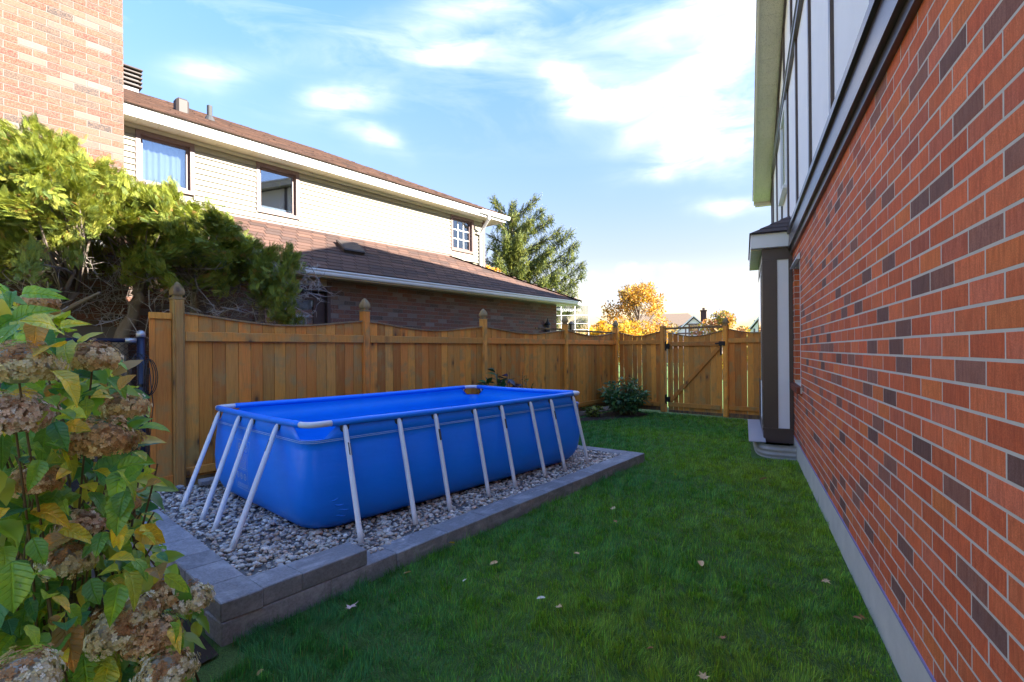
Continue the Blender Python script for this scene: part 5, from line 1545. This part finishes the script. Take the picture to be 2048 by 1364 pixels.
        pal = np.array([(.23, .27, .035), (.28, .30, .042), (.16, .21, .040), (.33, .32, .055), (.12, .17, .045), (.34, .19, .05)])
        w = [.30, .28, .18, .12, .09, .03] if si < 3 else [.30, .14, .34, .04, .15, .03]
        c = pal[rnd.choice(6, N, p=w)] * rnd.uniform(.8, 1.2, (N, 1))
        link('foliage', scatter('foliage', SPV, SPF, M, loc, c, m_spray), r)
cedars()

# ------------------------------------------------------------------ lawn grass
def grass():
    rnd = np.random.default_rng(5)
    tv = np.array([(-.5, 0, 0), (.5, 0, 0), (-.36, .10, .52), (.36, .10, .52), (0, .42, 1.0)], float)
    tf = [np.array([[0, 1, 3, 2]]), np.array([[2, 3, 4]])]
    f0 = np.array(F_P[:]); fy = np.array(FY[:]); g0 = np.array(G_P[:]); gy = np.array(GY[:])
    L, C, S, Wd = [], [], [], []
    for (ya, yb, dens, wd) in ((.6, 2.3, 2500, .0032), (2.3, 3.4, 13000, .0036), (3.4, 4.8, 10000, .0042), (4.8, 7.2, 6500, .0052), (7.2, 10.5, 3800, .0070), (10.5, 14.0, 2400, .0095)):
        xa, xb = -2.4, 6.2
        n = int((yb - ya) * (xb - xa) * dens)
        x = rnd.uniform(xa, xb, n); y = rnd.uniform(ya, yb, n)
        w_ = (x - RH_P.x) * RHY.x + (y - RH_P.y) * RHY.y           # distance out from the house wall
        wx = (x - RH_P.x) * RHX.x + (y - RH_P.y) * RHX.y
        ex = (x - C0.x) * EDX.x + (y - C0.y) * EDX.y; ey = (x - C0.x) * EDY.x + (y - C0.y) * EDY.y
        keep = (w_ > .015) & ~((wx > 5.35) & (wx < 8.6) & (w_ < .62))
        bed = (ey > -.01) & (ex > -.02) & (ex < 5.86)
        keep &= ~bed
        keep &= ((x - F_P.x) * FY.x + (y - F_P.y) * FY.y) < -.05
        keep &= ((x - G_P.x) * GY.x + (y - G_P.y) * GY.y) < .02
        soil = poly_in(x, y, [(-7.0, 0.5), (-2.0, .7), (-1.66, 2.2), (-1.45, 2.72), (-1.60, 2.85), (-3.9, 4.9)])
        keep &= ~(soil & (rnd.random(n) < .97))
        cs = poly_in(x, y, [(1.15, 11.45), (2.2, 11.75), (3.2, 12.35), (3.5, 12.8), (2.9, 13.7)])
        keep &= ~(cs & (rnd.random(n) < .93))
        keep &= (np.abs(x) < 1.25 * y + .8)
        # thin patches
        th = np.sin(x * 2.3 + 1.1) * np.sin(y * 1.9 + .4) + .5 * np.sin(x * 5.1 + y * 3.7)
        keep &= rnd.random(n) < np.clip(1.05 + .35 * th, .45, 1)
        x, y, w_, ex, ey, th, n = x[keep], y[keep], w_[keep], ex[keep], ey[keep], th[keep], int(keep.sum())
        L.append(np.stack([x, y, np.full(n, -.018)], 1))
        tall = 1 + .30 * np.sin(x * 3.1 + np.sin(y * 2.2) * 1.4) * np.sin(y * 2.7 + .6) + .35 * np.sin(x * 17 + 3 * np.sin(y * 9)) * np.sin(y * 15 + 2 * np.sin(x * 8)) + .3 * np.sin(x * 31 + y * 13) * np.sin(y * 27 - x * 9)
        nearEdge = np.clip((.25 + ey) / .25, 0, 1) * (ey < 0) * .25 * (ex > 0) * (ex < 5.8)
        S.append(rnd.choice([.7, .9, 1.1, 1.9], n, p=[.35, .35, .25, .05]) * rnd.uniform(.8, 1.2, n) * .042 * np.clip(tall, .45, 1.9) * (1 + nearEdge))
        Wd.append(wd * rnd.uniform(.75, 1.3, n))
        # tone drifts from blue green by the edging to yellow green by the house
        u = np.clip(.5 + .22 * (x - .2 - .45 * (y - 2.5)) + .30 * np.sin(x * 1.7 + y * 1.3) * np.sin(y * .9 + 2) + rnd.normal(0, .22, n), 0, 1)[:, None]
        a = np.array((.075, .280, .095)); m_ = np.array((.145, .370, .040)); b_ = np.array((.300, .450, .050))
        c = np.where(u < .5, a + (m_ - a) * (u * 2), m_ + (b_ - m_) * (u * 2 - 1)) * rnd.choice([.55, .85, 1.1, 1.55], (n, 1), p=[.25, .35, .28, .12]) * rnd.uniform(.85, 1.15, (n, 1))
        dry = rnd.random(n) < .025
        c[dry] = np.array((.26, .24, .10)) * rnd.uniform(.7, 1.2, (int(dry.sum()), 1))
        C.append(c)
    L = np.concatenate(L); C = np.concatenate(C); S = np.concatenate(S); Wd = np.concatenate(Wd); n = len(L)
    lean = np.stack([1.3 * np.sin(L[:, 0] * 11 + 2 * np.sin(L[:, 1] * 7)) + np.sin(L[:, 1] * 23 + L[:, 0] * 5) + rnd.normal(0, .7, n), 1.3 * np.cos(L[:, 1] * 12 - 2 * np.sin(L[:, 0] * 8)) + np.sin(L[:, 0] * 25 - L[:, 1] * 6) + rnd.normal(0, .7, n)], 1)
    yaw = np.arctan2(lean[:, 1], lean[:, 0]) - math.pi / 2
    tl = np.clip(rnd.gamma(2.6, .45, n), 0, 2.4)
    M = np.zeros((n, 3, 3)); c_, s_ = np.cos(yaw), np.sin(yaw)
    M[:, 0, 0] = c_ * Wd; M[:, 1, 0] = s_ * Wd
    M[:, 0, 1] = -s_ * S * tl; M[:, 1, 1] = c_ * S * tl
    M[:, 2, 2] = S / np.sqrt(1 + .18 * tl * tl)
    tcol = np.array([(.85, .85, .85)] * 2 + [(.95, .95, .95)] * 2 + [(1.15, 1.15, 1.15)])
    o = link('grass', scatter('grass', tv, tf, M, L, C, m_blade, False, tcol))
    tag(o, 'lush green lawn grass with blue green and yellow green patches', 'grass', None, 'stuff')
grass()

# ------------------------------------------------------------------ hydrangea
def leaf_mesh(name, L, Wd, rnd, curl=.25, fold=.35, n=7):
    vs, fs = [], []
    for i in range(n + 1):
        t = i / n; y = L * t
        w = Wd * (math.sin(math.pi * min(1, (t * .96 + .02)) ** .80)) ** .85 * (1 - .15 * t)
        if i == n: w = .0005
        z = -curl * L * t * t + .02 * L * math.sin(t * 6 + rnd.uniform(0, 6))
        for s in (-1, -.5, 0, .5, 1):
            jag = 1 + (.05 * (1 if i % 2 else -1) if abs(s) == 1 else 0)
            vs.append((s * w * jag, y, z + fold * abs(s) * w - .10 * fold * w * s * s * 4 * .5 + rnd.uniform(-.01, .01) * L))
    for i in range(n):
        for j in range(4): fs.append((i * 5 + j, i * 5 + j + 1, i * 5 + 6 + j, i * 5 + 5 + j))
    return vs, fs
def hydrangea():
    rnd = np.random.default_rng(61)
    base = Vector((-1.95, 2.05, 0))
    r = root('hydrangea_bush', base, 90, 'large hydrangea with green and yellow leaves and dried tan flower heads', 'bush')
    protos = [leaf_mesh('leaf', 1.0, rnd.uniform(.28, .38), rnd, rnd.uniform(.10, .85), rnd.uniform(.15, .8)) for _ in range(10)]
    pm = []
    for i, (v, f) in enumerate(protos):
        m = MB().add([(x * .12, y * .12, z * .12) for x, y, z in v], f).mesh('leaf', m_hleaf, True, False); pm.append(m)
    pal = [(.12, .30, .045), (.20, .40, .045), (.07, .24, .10), (.44, .52, .055), (.68, .60, .055), (.70, .50, .05), (.30, .46, .05), (.42, .26, .08)]
    w = [20, 26, 14, 20, 9, 2, 18, 3]
    heads = [(x, y, d - .28, r_ * .88, k_) for (x, y, d, r_, k_) in [(36, 738, 1.75, .105, 'cream'), (185, 722, 2.05, .085, 'tan'), (30, 838, 1.8, .10, 'pink'), (250, 818, 2.2, .080, 'tan'), (205, 885, 2.1, .115, 'brown'), 
             (70, 965, 1.95, .075, 'brown'), (165, 1052, 2.1, .075, 'pink'), (132, 1125, 2.05, .088, 'cream'), (315, 1195, 2.2, .085, 'tan'), (380, 1200, 2.25, .080, 'cream'), (270, 1225, 2.1, .09, 'cream'), (232, 1265, 2.05, .110, 'cream'),
             (300, 1275, 2.1, .10, 'brown'), (330, 1345, 2.05, .095, 'cream'), (40, 1365, 1.6, .095, 'cream'), (75, 608, 2.2, .06, 'brown'), (255, 1010, 2.35, .05, 'brown'), ]]
    outline = [(-260, 640), (0, 590), (40, 575), (95, 590), (130, 640), (165, 700), (225, 720), (262, 790), (280, 860), (285, 930), (300, 985), (285, 1040), (320, 1090), (345, 1150), (400, 1185), (395, 1240), (330, 1300), (345, 1380), (300, 1500), (-260, 1500)]
    L = []
    tries = 0
    while len(L) < 3400 and tries < 60000:
        tries += 1
        x, y = rnd.uniform(-260, 420), rnd.uniform(570, 1480)
        if not poly_in(np.array([x]), np.array([y]), outline)[0]: continue
        d = rnd.uniform(1.45, 2.75)
        if d < 1.7 and (x > 140 or rnd.random() < .55): continue
        p = at(x, y, d)
        if p.z < .05 or (y > 1100 and d > 2.3 and x > 250): continue
        L.append((d, p))
    # a few leaves that stand out
    def hidden_head(q):
        px = px_of(q[1])
        return any(math.hypot(px[0] - hx, px[1] - hy) < hr / hd * 1000 * 1.0 and q[0] < hd + .05 for hx, hy, hd, hr, _ in heads)
    L = [q for q in L if not hidden_head(q)]
    L.sort(key=lambda q: q[0])
    mb = MB()
    nobj = 0
    for i, (d, p) in enumerate(L):
        out = Vector((p.x - base.x, p.y - base.y, (p.z - .7) * .6)); out = out.normalized() if out.length > .01 else Vector((0, -1, 0))
        cam_dir = (Vector((0, 0, EYE)) - p).normalized()
        f = out * .8 + Vector(rand_dirs(rnd, 1)[0]) * .75 + Vector((0, 0, -.45)) + cam_dir * .25
        f.normalize()
        u = Vector((0, 0, 1)) * .9 + cam_dir * .55 + Vector(rand_dirs(rnd, 1)[0]) * .55
        s = f.cross(u).normalized(); u = s.cross(f)
        S = rnd.choice([.42, .60, .80, 1.05], p=[.24, .34, .30, .12]) * rnd.uniform(.85, 1.15)
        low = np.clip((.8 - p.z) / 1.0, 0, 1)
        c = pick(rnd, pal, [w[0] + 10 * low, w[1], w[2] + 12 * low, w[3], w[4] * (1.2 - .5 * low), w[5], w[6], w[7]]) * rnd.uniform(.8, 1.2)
        M = Matrix(((s.x, f.x, u.x, 0), (s.y, f.y, u.y, 0), (s.z, f.z, u.z, 0), (0, 0, 0, 1)))
        px = px_of(p)
        if nobj < 295 and 0 < px[0] < 420 and 560 < px[1] < 1364:
            o = link('leaf', pm[rnd.integers(10)], r, p - base, M.to_euler(), tuple(c)); o.scale = (S * rnd.uniform(.85, 1.1), S, S); nobj += 1
        else:
            v, fa = protos[rnd.integers(10)]
            M4 = Matrix.Translation(p - base) @ M @ Matrix.Diagonal((.12 * S, .12 * S, .12 * S, 1))
            mb.add([M4 @ Vector(q) for q in v], fa, tuple(c))
    mb.build('leaf_mass', m_hleafm, r, smooth=True, kind='stuff', recalc=False)
    # stems
    st = MB()
    for (x, y, d, rad, k) in heads:
        c = at(x, y, d) - base
        foot = Vector((c.x * .25 + rnd.uniform(-.15, .15), c.y * .25 + rnd.uniform(-.15, .15), 0))
        st.tube([foot, foot.lerp(c, .5) + Vector((0, 0, .22)), c - Vector((0, 0, rad * .2))], [.005, .004, .003], 6)
    for i in range(70):
        x, y = rnd.uniform(-100, 320), rnd.uniform(700, 1250); c = at(x, y, rnd.uniform(1.8, 2.5)) - base
        foot = Vector((rnd.uniform(-.45, .5), rnd.uniform(-.35, .5), 0))
        st.tube([foot, foot.lerp(c, .5) + Vector((0, 0, .15)), c], [.006, .005, .003], 5)
    st.build('stem', m_stem, r, smooth=True)
    tv = []; tf = []
    for q in range(4):
        a = q * math.pi / 2 + .3; ca, sa = math.cos(a), math.sin(a); k = len(tv)
        for (u, v_, z) in ((.0, 0, 0), (.55, .38, .20), (1.0, 0, .10), (.55, -.38, .20)): tv.append((u * ca - v_ * sa, u * sa + v_ * ca, z))
        tf.append((k, k + 1, k + 2, k + 3))
    tv = np.array(tv); tf = [np.array(tf)]
    PAL = {'cream': [(.78, .70, .48), (.70, .60, .34), (.82, .78, .62), (.58, .44, .20)], 'brown': [(.62, .38, .18), (.72, .48, .26), (.80, .64, .42), (.46, .26, .12)], 'tan': [(.74, .54, .28), (.80, .66, .40), (.62, .40, .20), (.84, .74, .52)], 'pink': [(.68, .48, .36), (.78, .64, .52), (.54, .33, .22), (.82, .74, .66)]}
    for i, (x, y, d, rad, k) in enumerate(heads):
        c = at(x, y, d) - base; n = int(1150 * (rad / .1) ** 1.6)
        dr = rand_dirs(rnd, n); dr[:, 2] = np.abs(dr[:, 2]) * 1.0 - .42; dr /= np.linalg.norm(dr, axis=1, keepdims=True)
        lump = 1 + .16 * np.sin(dr[:, 0] * 7 + i) * np.sin(dr[:, 1] * 6 + 2 * i) + .10 * np.sin(dr[:, 2] * 9)
        loc = dr * (rad * lump * rnd.uniform(.80, 1.06, n))[:, None] * np.array((1.08, 1.0, .86))
        f = np.cross(dr, rand_dirs(rnd, n)); M = basis(f, dr + rand_dirs(rnd, n) * .35) * (rnd.uniform(.007, .012, n))[:, None, None]
        p = np.array(PAL[k]); zn = (dr[:, 2] + np.sin(dr[:, 0] * 4 + i) * .5)
        c_ = p[rnd.choice(4, n, p=[.35, .3, .2, .15])] * rnd.uniform(.75, 1.2, (n, 1))
        if k in ('cream', 'tan'): c_[zn > .75] = np.array((.45, .25, .11)) * rnd.uniform(.7, 1.3, (int((zn > .75).sum()), 1))
        o = link('flower_head', scatter('flower_head', tv, tf, M, loc, c_, m_petal), r, c)
        core = MB().lathe([(rad * .2, -rad * .45), (rad * .72, -rad * .2), (rad * .78, rad * .15), (rad * .5, rad * .55), (rad * .1, rad * .7)], 10, col=tuple(p[2] * .6)).build('flower_core', m_petal, o, smooth=True)
hydrangea()

# ------------------------------------------------------------------ small plants
LANCE = np.array([(0, 0, 0), (.16, .3, .05), (.20, .55, .04), (0, 1, -.12), (-.20, .55, .04), (-.16, .3, .05), (0, .5, -.02)], float)
LANCE_F = [np.array([[0, 1, 6], [1, 2, 6], [2, 3, 6], [3, 4, 6], [4, 5, 6], [5, 0, 6]])]
def leafy(name, lab, base, n, size, rad, ht, pal, seed, cat='shrub', mat=None, nst=14, asp=1.0):
    rnd = np.random.default_rng(seed)
    r = root(name, base, 90, lab, cat)
    st = MB(); P, F_, S = [], [], []
    for i in range(nst):
        a = rnd.uniform(0, 6.28); q = rad * math.sqrt(rnd.random()); h = ht * (1 - .45 * (q / rad) ** 2) * rnd.uniform(.75, 1.0)
        tip = Vector((q * math.cos(a), q * math.sin(a), h)); b0 = tip * .15; b0.z = 0
        pts = [b0, b0.lerp(tip, .5) + Vector((0, 0, h * .08)), tip]; st.tube(pts, [.012, .008, .004], 5)
        for _ in range(n // nst):
            u = rnd.uniform(.22, 1.0); p = b0.lerp(tip, u); d = Vector(rand_dirs(rnd, 1)[0]); d.z *= .5
            P.append((p + d * .03)[:]); F_.append((d + Vector((tip.x, tip.y, 0)) * .6 / rad + Vector((0, 0, .28 if u > .8 else -.05)))[:]); S.append(size * rnd.uniform(.6, 1.25))
    st.build('stem', m_stem, r)
    P = np.array(P); F_ = np.array(F_); S = np.array(S); k = len(P)
    M = basis(F_, rand_dirs(rnd, k) * .5 + np.array((0, 0, 1.0))) * S[:, None, None]; M[:, :, 0] *= asp
    c = np.array(pal)[rnd.choice(len(pal), k)] * rnd.uniform(.75, 1.25, (k, 1))
    link('foliage', scatter('foliage', LANCE, LANCE_F, M, P, c, mat or m_shrub), r)
    return r
leafy('garden_shrub', 'dense green shrub with narrow glossy leaves in the fence corner left of the gate', Vector((2.80, 12.65, 0)), 1500, .155, .62, 1.0, [(.075, .20, .085), (.10, .24, .075), (.055, .15, .075), (.20, .30, .11), (.14, .25, .13)], 71, nst=46)
leafy('small_plant', 'small yellow green plant at the fence foot beside the corner shrub', Vector((1.98, 12.3, 0)), 120, .13, .26, .30, [(.20, .26, .05), (.30, .32, .06), (.10, .18, .04)], 72, 'plant', nst=10, asp=1.4)
leafy('border_plant', 'bushy green plant behind the pool rim beside the purple leaved stem', Vector((-.28, 9.15, 0)), 330, .20, .34, 1.36, [(.02, .085, .030), (.03, .11, .028), (.015, .065, .032)], 73, 'plant', nst=16)
leafy('border_plant', 'low feathery green plant showing over the far pool rim', Vector((.22, 9.75, 0)), 420, .10, .36, 1.24, [(.03, .13, .025), (.045, .16, .03), (.02, .09, .025)], 74, 'plant', nst=26, asp=.6)
leafy('purple_plant', 'tall plant with drooping purple leaves standing behind the pool', Vector((-.06, 9.35, 0)), 34, .20, .09, 1.46, [(.055, .035, .085), (.040, .028, .045), (.08, .05, .12)], 75, 'plant', nst=2, asp=1.1)
for i, ((x, y), lab) in enumerate([((548, 1215), 'small round leaved weed at the foot of the block wall nearest the corner'), ((600, 1188), 'low green weed growing at the middle of the near block wall foot'), ((640, 1160), 'tiny weed sprout at the foot of the block wall near its step')]):
    leafy('weed', lab, onz(x, y, 0), 16, .045, .06, .05, [(.03, .12, .05), (.05, .15, .04)], 80 + i, 'weed', nst=5, asp=2.2)

def fallen_leaves():
    rnd = np.random.default_rng(90)
    def maple(sz):
        pts = []
        for i, (a, q) in enumerate([(270, .12), (300, .55), (322, .38), (350, .92), (15, .50), (38, .95), (62, .55), (90, 1.1), (118, .55), (142, .95), (165, .5), (190, .92), (218, .38), (240, .55)]):
            pts.append((sz * q * math.cos(R(a)), sz * q * math.sin(R(a)), sz * (.30 * rnd.uniform(0, 1) * q)))
        return [(0, 0, 0)] + pts, [(0, i, i % 14 + 1) for i in range(1, 15)]
    def oval(sz):
        n = 10; pts = [(sz * .5 * math.cos(2 * math.pi * i / n), sz * math.sin(2 * math.pi * i / n), sz * .35 * abs(math.cos(2 * math.pi * i / n))) for i in range(n)]
        return [(0, 0, 0)] + pts, [(0, i, i % n + 1) for i in range(1, n + 1)]
    T, Y_, B, P_, W_ = (.72, .50, .26), (.82, .60, .07), (.42, .18, .08), (.74, .52, .48), (.80, .76, .62)
    items = [((700, 1214), 'm', .058, P_, 'large pale pink maple leaf lying on grass beside the near edging corner'),
             ((903, 1085), 'm', .035, Y_, 'bright yellow maple leaf on the grass right of the block wall step'),
             ((815, 1145), 'o', .032, T, 'curled tan leaf on the grass below the yellow maple leaf by the wall'),
             ((930, 1160), 'o', .022, W_, 'small whitish leaf fleck on the grass nearest the lettered lawn middle'),
             ((988, 1126), 'o', .034, T, 'tan leaf in the lawn middle, level with the block wall step'),
             ((1228, 1016), 'm', .042, T, 'large tan leaf lying alone on the lawn right of the pool middle'),
             ((1230, 1042), 'm', .028, B, 'small reddish brown leaf just in front of the large tan leaf'),
             ((1153, 1107), 'o', .030, T, 'narrow tan leaf standing on edge in the middle of the lawn'),
             ((1402, 1127), 'o', .045, T, 'long straw coloured leaf leaning in the grass nearest the foundation middle'),
             ((1650, 1160), 'm', .038, T, 'tan crumpled leaf on the grass close to the house foundation'),
             ((1117, 1213), 'm', .034, T, 'tan yellow leaf low in the lawn centre with brown edge'),
             ((1082, 1196), 'o', .028, W_, 'pale cream leaf beside the brown edged leaf in the lawn centre'),
             ((1300, 1296), 'o', .020, B, 'tiny rust leaf near the bottom edge of the lawn'),
             ((1444, 1275), 'm', .030, B, 'orange brown leaf on the lawn toward the foundation, nearest the bottom edge but one'),
             ((1408, 1354), 'm', .036, T, 'tan leaf at the very bottom edge of the lawn'),
             ((1527, 958), 'o', .055, (.40, .28, .12), 'long brown straw leaf lying on grass in front of the window well'),
             ((1538, 968), 'm', .030, T, 'small tan leaf just in front of the long brown straw leaf'),
             ((1350, 948), 'o', .030, Y_, 'yellow fleck of a leaf on the far lawn right of the pool bed tip'),
             ((1375, 985), 'o', .024, W_, 'tiny pale leaf on the far lawn nearer than the yellow fleck'),
             ((1722, 1232), 'm', .032, (.42, .19, .05), 'orange leaf lying against the house foundation'),
             ((1715, 1236), 'o', .026, B, 'brown leaf touching the orange leaf by the foundation'),
             ((520, 1345), 'o', .020, T, 'small tan leaf on the bare soil edge near the hydrangea'),
             ((385, 1281), 'm', .026, P_, 'small pinkish leaf on bare soil in front of the block wall corner')]
    for (xy, k, sz, c, lab) in items:
        v, f = maple(sz) if k == 'm' else oval(sz)
        o = MB().add(v, f).build('fallen_leaf', m_fallen, None, color=c, recalc=False)
        o.location = onz(*xy, .035); o.location.z = .032 if k != 'x' else .0
        if lab.find('soil') >= 0: o.location = onz(*xy, .01)
        o.rotation_euler = (rnd.uniform(-.5, .5), rnd.uniform(-.5, .5), rnd.uniform(0, 6.28))
        tag(o, lab, 'leaf', 'fallen leaves on the lawn')
fallen_leaves()
